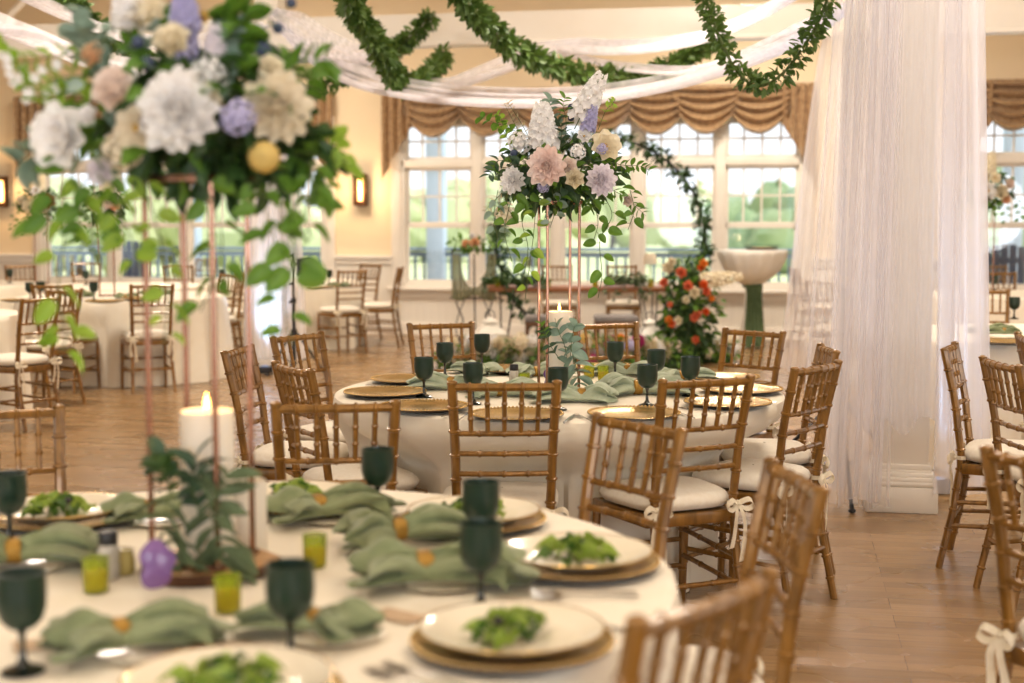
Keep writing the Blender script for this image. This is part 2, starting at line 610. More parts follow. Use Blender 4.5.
# back wall in pieces around the openings: paint above the cap, beadboard below
mbu, mbl = MB(), MB()
solid = [(UL, wins[0][0])] + [(wins[i][-1], wins[i + 1][0]) for i in range(2)] + [(wins[2][-1], UR)]
for a, b in solid:
    mbu.box(((a + b) / 2, 0.1, (1.0 + 4.7) / 2), (b - a, 0.2, 3.7))
    mbl.box(((a + b) / 2, 0.1, 0.5), (b - a, 0.2, 1.0))
for w_ in wins:
    a, b = w_[0], w_[-1]
    mbu.box(((a + b) / 2, 0.1, (HEAD + 4.7) / 2), (b - a, 0.2, 4.7 - HEAD))
    mbl.box(((a + b) / 2, 0.1, SILL / 2), (b - a, 0.2, SILL))
bstruct('wall_back', mbu, M['wall'], 0)
bstruct('wall_back_wainscot', mbl, M['bead'], 0)
mb = MB()
for a, b in solid:
    mb.box(((a + b) / 2, -0.035, 1.0), (b - a - 0.2, 0.07, 0.045), bev=0.008)
    mb.box(((a + b) / 2, -0.018, 0.945), (b - a - 0.2, 0.035, 0.07), bev=0.006)
bstruct('trim_1', mb, M['trim'])
mb = MB()
mb.box((0, -0.015, 0.075), (UR - UL, 0.03, 0.15), bev=0.008)
mb.box((0, -0.03, 0.014), (UR - UL, 0.05, 0.028), bev=0.008)
bstruct('baseboard_back', mb, M['trim'])

for i, ed in enumerate(wins):
    mb = MB()
    a, b = ed[0], ed[-1]
    mb.box(((a + b) / 2, 0.06, HEAD - 0.04), (b - a, 0.16, 0.08))
    mb.box(((a + b) / 2, 0.06, SILL + 0.03), (b - a, 0.16, 0.06))
    mb.box(((a + b) / 2, 0.05, 2.19), (b - a, 0.14, 0.095), bev=0.008)
    for q in (a, b):                          # casing
        s = -1 if q == a else 1
        mb.box((q + s * 0.05, -0.02, (SILL + HEAD) / 2), (0.13, 0.05, HEAD - SILL + 0.1), bev=0.006)
        mb.box((q - s * 0.03, 0.06, (SILL + HEAD) / 2), (0.06, 0.16, HEAD - SILL))
    for q in ed[1:-1]:
        mb.box((q, 0.05, (SILL + HEAD) / 2), (0.13, 0.16, HEAD - SILL), bev=0.008)
    for k in range(len(ed) - 1):
        l, r = ed[k] + 0.06, ed[k + 1] - 0.06
        c = (l + r) / 2
        for (z0, z1, wy) in ((0.66, 1.42, 0.04), (1.40, 2.15, 0.075), (2.23, 2.70, 0.06)):
            for q in (l + 0.02, r - 0.02):
                mb.box((q, wy, (z0 + z1) / 2), (0.045, 0.035, z1 - z0))
            for q in (z0 + 0.025, z1 - 0.02):
                mb.box((c, wy, q), (r - l, 0.035, 0.05))
        for (z0, z1, wy) in ((1.44, 2.11, 0.075), (2.27, 2.68, 0.06)):
            for j in (1, 2, 3):
                mb.box((l + (r - l) * j / 4, wy, (z0 + z1) / 2), (0.024, 0.024, z1 - z0))
            mb.box((c, wy, (z0 + z1) / 2), (r - l - 0.06, 0.024, 0.024))
    win = bstruct('window_%d' % (i + 1), mb, M['trim'])
    g = MB()
    for k in range(len(ed) - 1):
        l, r = ed[k] + 0.1, ed[k + 1] - 0.1
        for (z0, z1, wy) in ((0.70, 1.40, 0.04), (1.44, 2.12, 0.075), (2.27, 2.69, 0.06)):
            g.box(((l + r) / 2, wy, (z0 + z1) / 2), (r - l, 0.006, z1 - z0))
    obj('window_pane', g, M['glass'], win, smooth=0)
    s = MB()
    s.box(((a + b) / 2, -0.05, SILL - 0.005), (b - a + 0.34, 0.14, 0.04), bev=0.01)
    s.box(((a + b) / 2, -0.015, SILL - 0.075), (b - a + 0.26, 0.035, 0.11), bev=0.006)
    obj('window_sill', s, M['trim'], win)

# the other three walls, each with tall openings to the daylight
def pierced(name, length, centre_uw, turn, openings, z0=0.6, z1=2.8):
    """wall along local x, openings = list of (a, b)"""
    mb = MB()
    T = Matrix.Translation((centre_uw[0], centre_uw[1], 0)) @ Matrix.Rotation(turn, 4, 'Z')
    x = -length / 2
    for a, b in openings:
        mb.box(((x + a) / 2, 0, 2.35), (a - x, 0.2, 4.7), T)
        mb.box(((a + b) / 2, 0, z0 / 2), (b - a, 0.2, z0), T)
        mb.box(((a + b) / 2, 0, (z1 + 4.7) / 2), (b - a, 0.2, 4.7 - z1), T)
        x = b
    mb.box(((x + length / 2) / 2, 0, 2.35), (length / 2 - x, 0.2, 4.7), T)
    return bstruct(name, mb, M['wall'], 0)


pierced('wall_left', 23.0, (UL - 0.1, -11.5), PI / 2, [(-10, -6), (-4, 0), (2, 6)])
pierced('wall_right', 23.0, (UR + 0.1, -11.5), PI / 2, [(-10, -6), (-4, 0), (2, 6)])
pierced('wall_front', 19.4, (0, -23.1), 0, [(-8, -3.5), (-2.2, 2.2), (3.5, 8)])

# tie beam and the columns
mb = MB()
wb = -(D0 - DB) * CA
mb.box((0, wb, 3.235), (UR - UL, 0.26, 0.29), bev=0.01)
mb.box((0, wb - 0.145, 3.10), (UR - UL, 0.03, 0.04), bev=0.006)
bstruct('trim_2', mb, M['trim'])


def column(name, u, w, z1, wid=0.26):
    mb = MB()
    T = Matrix.Translation((u, w, 0))
    mb.box((0, 0, z1 / 2), (wid, wid, z1), T, bev=0.012)
    mb.box((0, 0, 0.065), (wid + 0.09, wid + 0.09, 0.13), T, bev=0.006)
    # half-round base moulding
    for dz, ex in ((0.145, 0.085), (0.165, 0.08), (0.185, 0.06), (0.2, 0.035)):
        mb.box((0, 0, dz), (wid + ex, wid + ex, 0.03), T, bev=0.012)
    mb.box((0, 0, 0.225), (wid + 0.02, wid + 0.02, 0.03), T, bev=0.004)
    return bstruct(name, mb, M['trim'])


NC = pz(903, 514, 0) + V((0.03, 0.19, 0))    # near column, centre of its foot
lc = wloc(NC)
column('column_near', lc.x, lc.y, 4.72)
FCU = wu(274, DB)
column('column_far', FCU, wb, 4.72, 0.24)
RCU = wu(846, DB)
column('column_right', RCU, wb, 4.72, 0.24)

# slanted roof truss on the upper wall at far left
mb = MB()
p0, p1 = wloc(pd(-30, 52, 17.5)), wloc(pd(34, -9, 17.5))
d = (p1 - p0)
mb.tube([p0 - d * 0.6, p1 + d * 0.8], 0.045, 4)
bstruct('trim_3', mb, M['trim'], 0)

# ------------------------------------------------------------------ porch and the land beyond
mb = MB()
mb.box((0, 1.62, -0.09), (26, 2.9, 0.1))
bstruct('porch_floor', mb, M['porch_floor'], 0)
WR = 2.85
mb = MB()
mb.box((0, WR, 1.05), (26, 0.09, 0.045), bev=0.01)
mb.box((0, WR, 0.97), (26, 0.04, 0.07))
mb.box((0, WR, 0.08), (26, 0.04, 0.07))
x = -9.0
while x < 9.0:
    mb.box((x, WR, 0.52), (0.035, 0.035, 0.86))
    x += 0.137
bstruct('porch_railing', mb, M['rail'], 0)
for k, px in enumerate((192, 437, 1010)):
    mb = MB()
    u = wu(px, D0 + WR / CA)
    mb.box((u, WR, 1.7), (0.26, 0.26, 3.6), bev=0.01)
    mb.box((u, WR, 0.08), (0.34, 0.34, 0.22), bev=0.01)
    mb.box((u, WR, 3.3), (0.34, 0.34, 0.14), bev=0.01)
    bstruct('porch_post_%d' % (k + 1), mb, M['porch_post'])

mb = MB()
rows = []
rnd = random.Random(3)
for i in range(25):
    y = 3.2 + (i / 24) ** 1.6 * 170
    row = []
    for j in range(41):
        x = -90 + 180 * j / 40
        z = -0.7 - 0.012 * (y - 3) + max(0, y - 75) * 0.06 + noise.noise(V((x * 0.03, y * 0.03, 0))) * 0.06 * y * 0.3
        row.append(V((x, y, z)))
    rows.append(row)
mb.grid(rows)
o = bstruct('ground', mb, M['grass'], 60)


def patio_chair(label, px, Y, face):
    """slatted wooden porch chair, its back to the window"""
    p = W(wu(px, Y), (Y - D0) * 1.0, 0)
    t = thing('patio_chair', label, 'chair', (p.x, p.y, -0.04), face, 'slatted chairs out on the porch')
    b = MB()
    for k in range(5):
        x = -0.2 + 0.1 * k
        b.box((x, -0.28 - 0.0, 0.82), (0.085, 0.022, 0.75 + 0.05 * math.cos((k - 2) * 0.9)), bev=0.005)
    b.box((0, -0.262, 0.62), (0.52, 0.02, 0.07)); b.box((0, -0.262, 1.02), (0.52, 0.02, 0.07))
    obj('backrest', b, M['patio'], t)
    b = MB()
    for k in range(5):
        b.box((0, -0.2 + 0.11 * k, 0.43), (0.52, 0.095, 0.022), bev=0.004)
    obj('seat', b, M['patio'], t)
    for s in (-1, 1):
        b = MB(); b.box((s * 0.3, 0.02, 0.66), (0.11, 0.62, 0.025), bev=0.006)
        obj('armrest', b, M['patio'], t)
        for y in (-0.25, 0.25):
            b = MB(); b.box((s * 0.28, y, 0.325), (0.05, 0.07, 0.65))
            obj('leg', b, M['patio'], t)
    return t


patio_chair('navy slatted porch chair outside the left windows, nearest the porch post', 131, 19.9, 0.15)
patio_chair('navy slatted porch chair outside the right-hand windows', 1003, 18.9, -0.3)


def tree(label, px, Y, h, wid, mat, seed):
    rnd = random.Random(seed)
    b = pd(px, 222, Y)
    gz = -0.7 - 0.012 * (Y - 21) + max(0, Y - 93) * 0.06 - 0.3
    t = thing('tree', label, 'tree', (b.x, Y, gz), 0, 'trees across the lawn')
    tr = MB()
    tr.tube([(0, 0, -0.5), (0.05, 0, h * 0.25), (0, 0.05, h * 0.6)], [h * 0.04, h * 0.03, h * 0.015], 8)
    obj('trunk', tr, M['trunk'], t)
    cr = MB()
    for k in range(9):
        c = V((rnd.uniform(-1, 1) * wid * 0.32, rnd.uniform(-1, 1) * wid * 0.3, h * rnd.uniform(0.38, 0.8)))
        r = wid * rnd.uniform(0.2, 0.34)
        seg = 18
        rows = []
        for i in range(11):
            ph = PI * (0.02 + 0.96 * i / 10)
            row = []
            for j in range(seg):
                d = V((math.sin(ph) * math.cos(2 * PI * j / seg), math.sin(ph) * math.sin(2 * PI * j / seg), math.cos(ph)))
                q = 1 + 0.35 * noise.noise(d * 2.2 + c * 3) + 0.2 * noise.noise(d * 6 + c)
                row.append(c + d * r * q)
            rows.append(row)
        cr.grid(rows, closed=True)
    obj('crown', cr, mat, t)
    return t


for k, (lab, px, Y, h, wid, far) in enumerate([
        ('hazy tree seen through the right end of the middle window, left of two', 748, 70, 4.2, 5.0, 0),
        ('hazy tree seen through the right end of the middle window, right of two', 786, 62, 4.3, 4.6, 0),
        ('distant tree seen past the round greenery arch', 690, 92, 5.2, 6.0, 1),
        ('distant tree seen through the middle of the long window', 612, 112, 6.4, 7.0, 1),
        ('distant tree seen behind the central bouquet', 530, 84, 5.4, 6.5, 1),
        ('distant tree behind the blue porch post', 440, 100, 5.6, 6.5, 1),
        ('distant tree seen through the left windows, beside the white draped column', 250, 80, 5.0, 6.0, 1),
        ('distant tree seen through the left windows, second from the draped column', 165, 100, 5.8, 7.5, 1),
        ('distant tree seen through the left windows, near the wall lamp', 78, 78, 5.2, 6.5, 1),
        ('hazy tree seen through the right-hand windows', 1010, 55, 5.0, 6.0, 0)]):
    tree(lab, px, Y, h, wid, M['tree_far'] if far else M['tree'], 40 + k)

# ------------------------------------------------------------------ valances
def swag_rows(l, r, top, drop, dep, nfold, seed):
    rnd = random.Random(seed)
    rows = []
    n, k = 34, 26
    for i in range(n):
        v = i / (n - 1)
        row = []
        for j in range(k):
            u = j / (k - 1)
            prof = math.sin(PI * u) ** 0.75
            z = top - 0.03 - v * (0.10 + (drop - 0.10) * prof)
            g = math.sin(2 * PI * nfold * (v ** 0.9) + 0.5 * math.sin(PI * u)) * 0.5 + 0.5
            y = -dep - (0.12 * g + 0.04 * v) * (0.35 + 0.65 * prof) - 0.03 * math.sin(PI * u)
            z -= 0.02 * g * prof
            x = l + (r - l) * u + (u - 0.5) * -0.10 * v
            row.append(V((x, y, z)))
        rows.append(row)
    return rows


def valance(name, label, ul, ur, centers, width, top=3.12, tails=(1, 1)):
    t = thing(name, label, 'valance')
    put_building(t)
    b = MB()
    b.box(((ul + ur) / 2, -0.07, top - 0.03), (ur - ul, 0.14, 0.06), bev=0.01)
    obj('header_board', b, M['damask'], t)
    for k, c in enumerate(centers):
        b = MB()
        b.grid(swag_rows(c - width / 2, c + width / 2, top, 0.58, 0.10 + 0.025 * (k % 2), 4.6, k))
        obj('swag', b, M['damask'], t, smooth=80)
    for side, q in ((0, ul), (1, ur)):
        if not tails[side]:
            continue
        s = 1 if side == 0 else -1
        b = MB()
        rows = []
        for i in range(16):
            v = i / 15
            row = []
            for j in range(29):
                u = j / 28
                ln = 1.18 - 0.72 * u ** 0.8
                y = -0.17 - 0.045 * math.sin(u * PI * 7)
                row.append(V((q + s * (0.0 + 0.40 * u), y, top - 0.02 - ln * v)))
            rows.append(row)
        b.grid(rows)
        obj('tail', b, M['damask'], t, smooth=80)
    return t


valance('curtain_valance', 'bronze damask swag valance over the long middle window', wu(386), wu(812),
        [wu(p) for p in (437, 490, 546, 602, 656, 705, 757)], 1.0)
valance('curtain_valance', 'bronze damask swag valance over the left windows, behind the near bouquet', wu(25), wu(337),
        [wu(p) for p in (78, 130, 182, 234, 286)], 1.05)
valance('curtain_valance', 'bronze damask swag valance at the right edge, behind the draped column', wu(952), wu(952) + 3.5,
        [wu(952) + q for q in (0.62, 1.32, 2.02, 2.72)], 0.98)

# ------------------------------------------------------------------ sconces
def sconce(label, px):
    u = wu(px)
    t = thing('wall_sconce', label, 'wall lamp', W(u, 0, 1.86), -ANG, 'lit wall sconces')
    b = MB(); b.box((0, -0.012, 0), (0.13, 0.024, 0.42), bev=0.005)
    obj('backplate', b, M['bronze'], t)
    b = MB()
    for s in (-1, 1):
        b.box((s * 0.075, -0.075, 0), (0.012, 0.12, 0.40), bev=0.003)
    b.box((0, -0.075, 0.195), (0.16, 0.12, 0.015)); b.box((0, -0.075, -0.17), (0.16, 0.12, 0.06), bev=0.004)
    obj('frame', b, M['bronze'], t)
    b = MB(); b.lathe([(0.032, -0.14), (0.034, 0.0), (0.032, 0.13), (0.02, 0.15)], 14, Matrix.Translation((0, -0.08, 0)))
    obj('lit_tube', b, M['sconce_glow'], t)
    ld = bpy.data.lights.new('sconce_light', 'POINT')
    ld.energy = 9; ld.color = (1.0, 0.62, 0.3); ld.shadow_soft_size = 0.05
    lo = bpy.data.objects.new('sconce_light', ld); C.objects.link(lo)
    lo.location = W(u, -0.26, 1.86)
    return t


sconce('lit bronze wall sconce between the left and the middle windows', 363)
sconce('lit bronze wall sconce at the far left edge', 7)

# ------------------------------------------------------------------ light
w = bpy.data.worlds.new('World'); SC.world = w
w.use_nodes = True
nt = w.node_tree
for n in list(nt.nodes):
    nt.nodes.remove(n)
wo = nt.nodes.new('ShaderNodeOutputWorld')
bg = nt.nodes.new('ShaderNodeBackground')
bg.inputs['Color'].default_value = (0.88, 0.94, 1.0, 1)
bg.inputs['Strength'].default_value = 1.1
L(nt, bg.outputs[0], wo.inputs['Surface'])
sun = bpy.data.lights.new('sun', 'SUN')
sun.energy = 3.0; sun.angle = 0.03; sun.color = (1, 0.96, 0.88)
so = bpy.data.objects.new('sun', sun); C.objects.link(so)
so.rotation_euler = (math.radians(38), math.radians(14), math.radians(35))


def lamp(name, loc, size, energy, col, rot=(0, 0, 0)):
    ld = bpy.data.lights.new(name, 'AREA')
    ld.shape = 'DISK'; ld.size = size; ld.energy = energy; ld.color = col
    o = bpy.data.objects.new(name, ld); C.objects.link(o)
    o.location = loc; o.rotation_euler = rot
    return o


WARM = (1.0, 0.88, 0.74)
for (x, y) in ((-3.5, 15.5), (2.5, 15.0), (-4, 10.5), (1.5, 10), (4.5, 8.5), (-2, 6), (2.2, 6), (-1, 2.4), (2, 2.5), (-2.4, -1.6), (1.6, -1.6)):  # added warm fill without fixtures; the pair behind the camera lifts flower fronts
    lamp('ceiling_fill', (x, y, 4.5), 0.9, (70 if x > 4 else 118) if y > 8 else (29 if y > 0 else 45), WARM)
for x in (-3.4, 0.6, 4.4):                   # added fill before the openings behind the camera, brightens the flowers
    lamp('window_fill', (x, -4.2, 1.75), 2.2, 62, (0.95, 0.97, 1.0), (math.radians(88), 0, 0))

SC.view_settings.view_transform = 'Standard'
SC.view_settings.look = 'None'
SC.view_settings.gamma = 1.0
SC.view_settings.use_curve_mapping = False
SC.view_settings.exposure = 0.5
SC.cycles.transparent_max_bounces = 40
SC.cycles.max_bounces = 8
SC.cycles.diffuse_bounces = 4
SC.cycles.glossy_bounces = 4
SC.cycles.sample_clamp_indirect = 6.0
SC.cycles.caustics_reflective = False
SC.cycles.caustics_refractive = False
SC.cycles.use_denoising = True
# ------------------------------------------------------------------ chiavari chair
def spline(ps, n):
    """Catmull-Rom through the points"""
    ps = [V(p) for p in ps]
    P = [ps[0] * 2 - ps[1]] + ps + [ps[-1] * 2 - ps[-2]]
    out = []
    m = len(ps) - 1
    for i in range(n):
        t = i / (n - 1) * m
        k = min(int(t), m - 1)
        f = t - k
        a, b, c, d = P[k], P[k + 1], P[k + 2], P[k + 3]
        out.append(0.5 * ((2 * b) + (c - a) * f + (2 * a - 5 * b + 4 * c - d) * f * f + (3 * b - a - 3 * c + d) * f ** 3))
    return out


def bamboo(ps, r, gap, n=40, r1=None, seg=8, mb=None):
    """turned rod with a raised ring every `gap` metres"""
    base = spline(ps, n)
    ln = [0]
    for i in range(1, n):
        ln.append(ln[-1] + (base[i] - base[i - 1]).length)
    tot = ln[-1]
    k = max(1, round(tot / gap))
    stops = {0.0: 1.0, tot: 1.0}
    for i in range(1, k):
        s = tot * i / k
        for d, q in ((-0.011, 1.0), (-0.006, 1.0), (-0.003, 1.28), (0.003, 1.28), (0.006, 1.0), (0.011, 1.0)):
            stops[s + d] = q
    keys = sorted(x for x in stops if 0 <= x <= tot)
    pts, rad = [], []
    for s in keys:
        i = 0
        while i < n - 2 and ln[i + 1] < s:
            i += 1
        f = (s - ln[i]) / max(1e-9, ln[i + 1] - ln[i])
        pts.append(base[i].lerp(base[i + 1], f))
        q = r if r1 is None else r + (r1 - r) * s / tot
        rad.append(q * stops[s])
    mb = mb or MB()
    mb.tube(pts, rad, seg)
    return mb


def post_pt(s, z):
    """centre of the rear post at height z"""
    ks = [(0.0, 0.178, -0.262), (0.25, 0.166, -0.212), (0.46, 0.158, -0.185), (0.70, 0.164, -0.214), (0.92, 0.174, -0.262)]
    for a, b in zip(ks, ks[1:]):
        if z <= b[0]:
            f = (z - a[0]) / (b[0] - a[0])
            return V((s * (a[1] + (b[1] - a[1]) * f), a[2] + (b[2] - a[2]) * f, z))
    return V((s * 0.174, -0.262, z))


def cushion_mesh():
    b = MB()
    rows = []
    seg = 36
    def ring(sc, z):
        row = []
        for j in range(seg):
            a = 2 * PI * j / seg
            ca, sa = math.cos(a), math.sin(a)
            n = 4.2
            q = (abs(ca) ** n + abs(sa) ** n) ** (-1 / n)
            x, y = 0.195 * q * ca * sc, 0.185 * q * sa * sc
            x *= 1 + 0.09 * (y / 0.185)
            row.append(V((x, y, z)))
        return row
    for sc, z in ((0.05, 0.452), (0.9, 0.452), (0.97, 0.456), (1.02, 0.472), (1.03, 0.479), (1.02, 0.486), (0.985, 0.499), (0.9, 0.509), (0.7, 0.516), (0.4, 0.519), (0.03, 0.520)):
        rows.append(ring(sc, z))
    b.grid(rows, closed=True)
    return b


def tie_mesh(s):
    """ribbon bow knotted round the rear post"""
    b = MB()
    rnd = random.Random(5 + s)
    c = post_pt(s, 0.47) + V((s * 0.006, -0.022, 0))
    b.ball(c, (0.012, 0.012, 0.012), 8)
    def strip(pts, w0, w1, ax):
        rows = []
        for i, p in enumerate(pts):
            f = i / (len(pts) - 1)
            w = (w0 + (w1 - w0) * f) / 2
            rows.append([p - ax * w, p + V((0, -0.004, 0)) * math.sin(f * 9), p + ax * w])
        b.grid(rows)
    for d in (-1, 1):
        lp = spline([c, c + V((d * 0.035, -0.022, 0.016)), c + V((d * 0.055, -0.018, -0.008)), c + V((d * 0.028, -0.012, -0.020)), c], 14)
        strip(lp, 0.02, 0.02, V((0, 0.6, 0.8)))
        tl = spline([c, c + V((d * 0.014, -0.018, -0.04)), c + V((d * 0.022 + 0.005, -0.010, -0.11)), c + V((d * 0.020 - 0.01 * s, -0.014, -0.18 - 0.025 * d))], 12)
        strip(tl, 0.016, 0.026, V((0.9, 0.3, 0)).normalized())
    # loop round the post and back to the pad
    lp = [post_pt(s, 0.47) + V((0.021 * math.cos(a), 0.021 * math.sin(a), 0)) for a in [i * PI / 6 for i in range(13)]]
    strip(lp, 0.016, 0.016, V((0, 0, 1)))
    return b


def make_chair():
    t = thing('chiavari_chair', 'x', 'chair')
    G = M['gold_wood']
    for s in (-1, 1):
        b = bamboo([(s * 0.188, 0.196, 0), (s * 0.186, 0.190, 0.22), (s * 0.184, 0.182, 0.445)], 0.0135, 0.148, 12, 0.0165)
        obj('leg', b, G, t)
    for s in (-1, 1):
        pts = [post_pt(s, z) for z in (0, 0.12, 0.25, 0.36, 0.46, 0.58, 0.70, 0.82, 0.92)]
        b = bamboo(pts, 0.0145, 0.082, 40, 0.0165)
        b.ball(pts[-1], (0.0185, 0.0185, 0.010), 10)
        obj('back_post', b, G, t)
    b = MB()
    sec = [(0.185, 0.19), (-0.185, 0.19)]
    for (p, q) in (((-0.19, 0.18), (0.19, 0.18)), ((-0.165, -0.18), (0.165, -0.18)), ((-0.172, -0.18), (-0.19, 0.18)), ((0.172, -0.18), (0.19, 0.18))):
        p, q = V((p[0], p[1], 0.425)), V((q[0], q[1], 0.425))
        d = (q - p)
        R = Matrix.Translation((p + q) / 2) @ Matrix.Rotation(math.atan2(d.y, d.x), 4, 'Z')
        b.box((0, 0, 0), (d.length, 0.028, 0.045), R, bev=0.007)
    rows = [[V((-0.165, -0.175, 0.445)), V((0.165, -0.175, 0.445))], [V((-0.185, 0.18, 0.445)), V((0.185, 0.18, 0.445))]]
    b.grid(rows)
    obj('seat_frame', b, G, t)
    cu = obj('cushion', cushion_mesh(), M['cushion'], t, smooth=60)
    for s in (-1, 1):
        obj('ribbon_tie', tie_mesh(s), M['ribbon'], cu)
    # back: top rail, three cross rails, five spindles
    def railpts(z, ex=0.0):
        a, c = post_pt(-1, z), post_pt(1, z)
        m = (a + c) / 2 + V((0, -0.012, 0))
        a.x -= ex; c.x += ex
        return [a, m, c]
    obj('top_rail', bamboo(railpts(0.905), 0.0135, 0.062, 24), G, t)
    for z in (0.745, 0.675, 0.605):
        obj('cross_rail', bamboo(railpts(z), 0.0095, 0.085, 24), G, t)
    for k in range(5):
        f = (k + 1) / 6
        lo, hi = railpts(0.745), railpts(0.900)
        def at_(q):
            return spline(q, 13)[round(f * 12)]
        a, c = at_(lo), at_(hi)
        obj('spindle', bamboo([a, (a + c) / 2, c], 0.0082, 0.05, 6), G, t)
    for s in (-1, 1):
        for z in (0.20, 0.30):
            a = V((s * 0.186, 0.19, z)); c = post_pt(s, z - 0.02)
            obj('stretcher', bamboo([a, (a + c) / 2, c], 0.0095, 0.12, 8), G, t)
    for (ya, z) in ((1, 0.16), (1, 0.26)):
        obj('stretcher', bamboo([(-0.186, 0.191, z), (0, 0.191, z), (0.186, 0.191, z)], 0.0095, 0.12, 8), G, t)
    a, c = post_pt(-1, 0.20), post_pt(1, 0.20)
    obj('stretcher', bamboo([a, (a + c) / 2, c], 0.0095, 0.12, 8), G, t)
    return t


CHAIR = Proto(make_chair())
BACKTOP = 0.262
CH = []                                       # (x, y, rz) of every chair


def chair(px, py, label, group=None, to=None, face=None, z=0.915):
    """chair whose back's top middle shows at px, py; it faces the point `to` or the heading `face` (degrees from +Y, counter-clockwise)"""
    p = pz(px, py, z) if py is not None else None
    if to is not None:
        d = V((to[0] - p.x, to[1] - p.y))
        rz = math.atan2(-d.x, d.y) + math.radians(face or 0)
    else:
        rz = math.radians(face)
    f = V((-math.sin(rz), math.cos(rz), 0))
    o = p + f * BACKTOP
    if o.y > 8:                               # background chairs stay clear of the cloths
        for c in (T3, T5, T6, T7, T8, T9, T10):
            d = V((o.x - c[0], o.y - c[1], 0))
            if d.length < 1.13:
                o = V((c[0], c[1], o.z)) + d.normalized() * 1.13
    CH.append((o.x, o.y, rz))
    return CHAIR.put(label, (o.x, o.y, 0), rz, group)


def chair_at(x, y, rz_deg, label, group=None):
    rz = math.radians(rz_deg)
    CH.append((x, y, rz))
    return CHAIR.put(label, (x, y, 0), rz, group)


# ------------------------------------------------------------------ table positions
def centre(px, py):
    return pz(px, py, 0.765)


T1 = (-0.60, 2.76)
T2 = (0.19, 5.78)
T3 = (3.30, 8.75)
T5 = (-3.66, 13.35)
T6 = (-4.65, 10.6)
T7 = (-2.72, 16.7)
T8 = (-4.25, 15.42)
T9 = (-6.2, 15.9)
T10 = (4.85, 13.6)

G2 = 'chairs round the middle table'
G1 = 'chairs round the near table'
def chair2(xl, yl, xr, yr, label, group, to, adj=0.0, z=0.918):
    """chair placed by the two ends of its top rail; it faces the side on which `to` lies"""
    a, c = pz(xl, yl, z), pz(xr, yr, z)
    m = (a + c) / 2
    d = (c - a).normalized()
    n = V((-d.y, d.x, 0))
    if n.dot(V((to[0], to[1], 0)) - V((m.x, m.y, 0))) < 0:
        n = -n
    rz = math.atan2(-n.x, n.y) + math.radians(adj)
    n = V((-math.sin(rz), math.cos(rz), 0))
    o = m + n * BACKTOP
    CH.append((o.x, o.y, rz))
    return CHAIR.put(label, (o.x, o.y, 0), rz, group)


# near table (T1)
chair2(-66, 415, 54, 408, 'gold chair at the left edge across the near table, its back seen from the front', G1, T1)
chair2(591, 417, 689, 431, 'gold chair between the near and middle tables, tilted, right of the salad plates', G1, T1, -8)
chair2(771, 462, 821, 491, 'tall blurred gold chair seen edge-on at the right of the near table', G1, T1)
chair2(628, 627, 776, 571, 'gold chair nearest the camera, its blurred top rail at the bottom edge', G1, T1)
# middle table (T2)
chair2(453, 383.5, 556, 383, 'gold chair with its back square to the camera at the middle table', G2, T2)
chair2(660, 382, 753, 377, 'gold chair at the right front of the middle table, overlapped by a tilted chair', G2, T2)
chair2(276, 405, 395, 403, 'gold chair at the left front of the middle table, behind a dark goblet', G2, T2)
chair2(793, 370, 840, 362, 'gold chair at the right of the middle table, front of an overlapping pair', G2, T2)
chair2(820, 345, 837, 353, 'gold chair right of the middle table, mostly hidden behind another chair', G2, T2)
chair2(722, 329, 787, 333.5, 'gold chair across the middle table, below the white draped stand-up table', G2, T2)
chair2(577, 325, 634, 323.5, 'gold chair across the middle table, just right of the copper stand', G2, T2)
chair2(408, 325, 473, 323, 'gold chair across the middle table, well left of the copper stand', G2, T2)
chair2(273, 338, 321, 333, 'gold chair left of the middle table, in front of the black tripod', G2, T2)
chair2(225, 353, 250, 346, 'gold chair farthest left of the middle table, seen beside the near copper pole', G2, T2)
chair2(275, 363, 311, 371.5, 'gold chair left of the middle table, turned sideways behind the left front chair', G2, T2)
# right-hand chairs
GR = 'chairs at the right edge'
TR = (4.0, 5.4)
chair2(943, 351, 956, 343, 'gold chair with long ribbon tie, nearest the white draped column at right', GR, TR)
chair2(983, 358, 1019, 367, 'gold chair at the right edge, second from the draped column', GR, TR)
chair(1046, 462, 'blurred gold chair cut by the right edge, nearest on that side', GR, None, -62)
chair(1024, 337, 'gold chair cut by the right edge, behind the pair near the draped column', GR, None, -100)
# right background
G3 = 'chairs at the right background tables'
chair(985, 291, 'gold chair facing us across the napkin-strewn table at far right', G3, T3, 0)
chair(1006, 275, 'gold chair in the far right background, above the napkin-strewn table', G3, None, 170)
chair(992, 266, 'small gold chair farthest back at right, by the blue porch chair', G3, None, 185)
# far right, behind the tulle
chair(794, 269, 'gold chair seen edge-on right beside the white stand-up table', 'chairs seen through the tulle', None, -86)
chair(821, 282, 'gold chair seen through the tulle, turned, right of the edge-on chair', 'chairs seen through the tulle', None, -50)
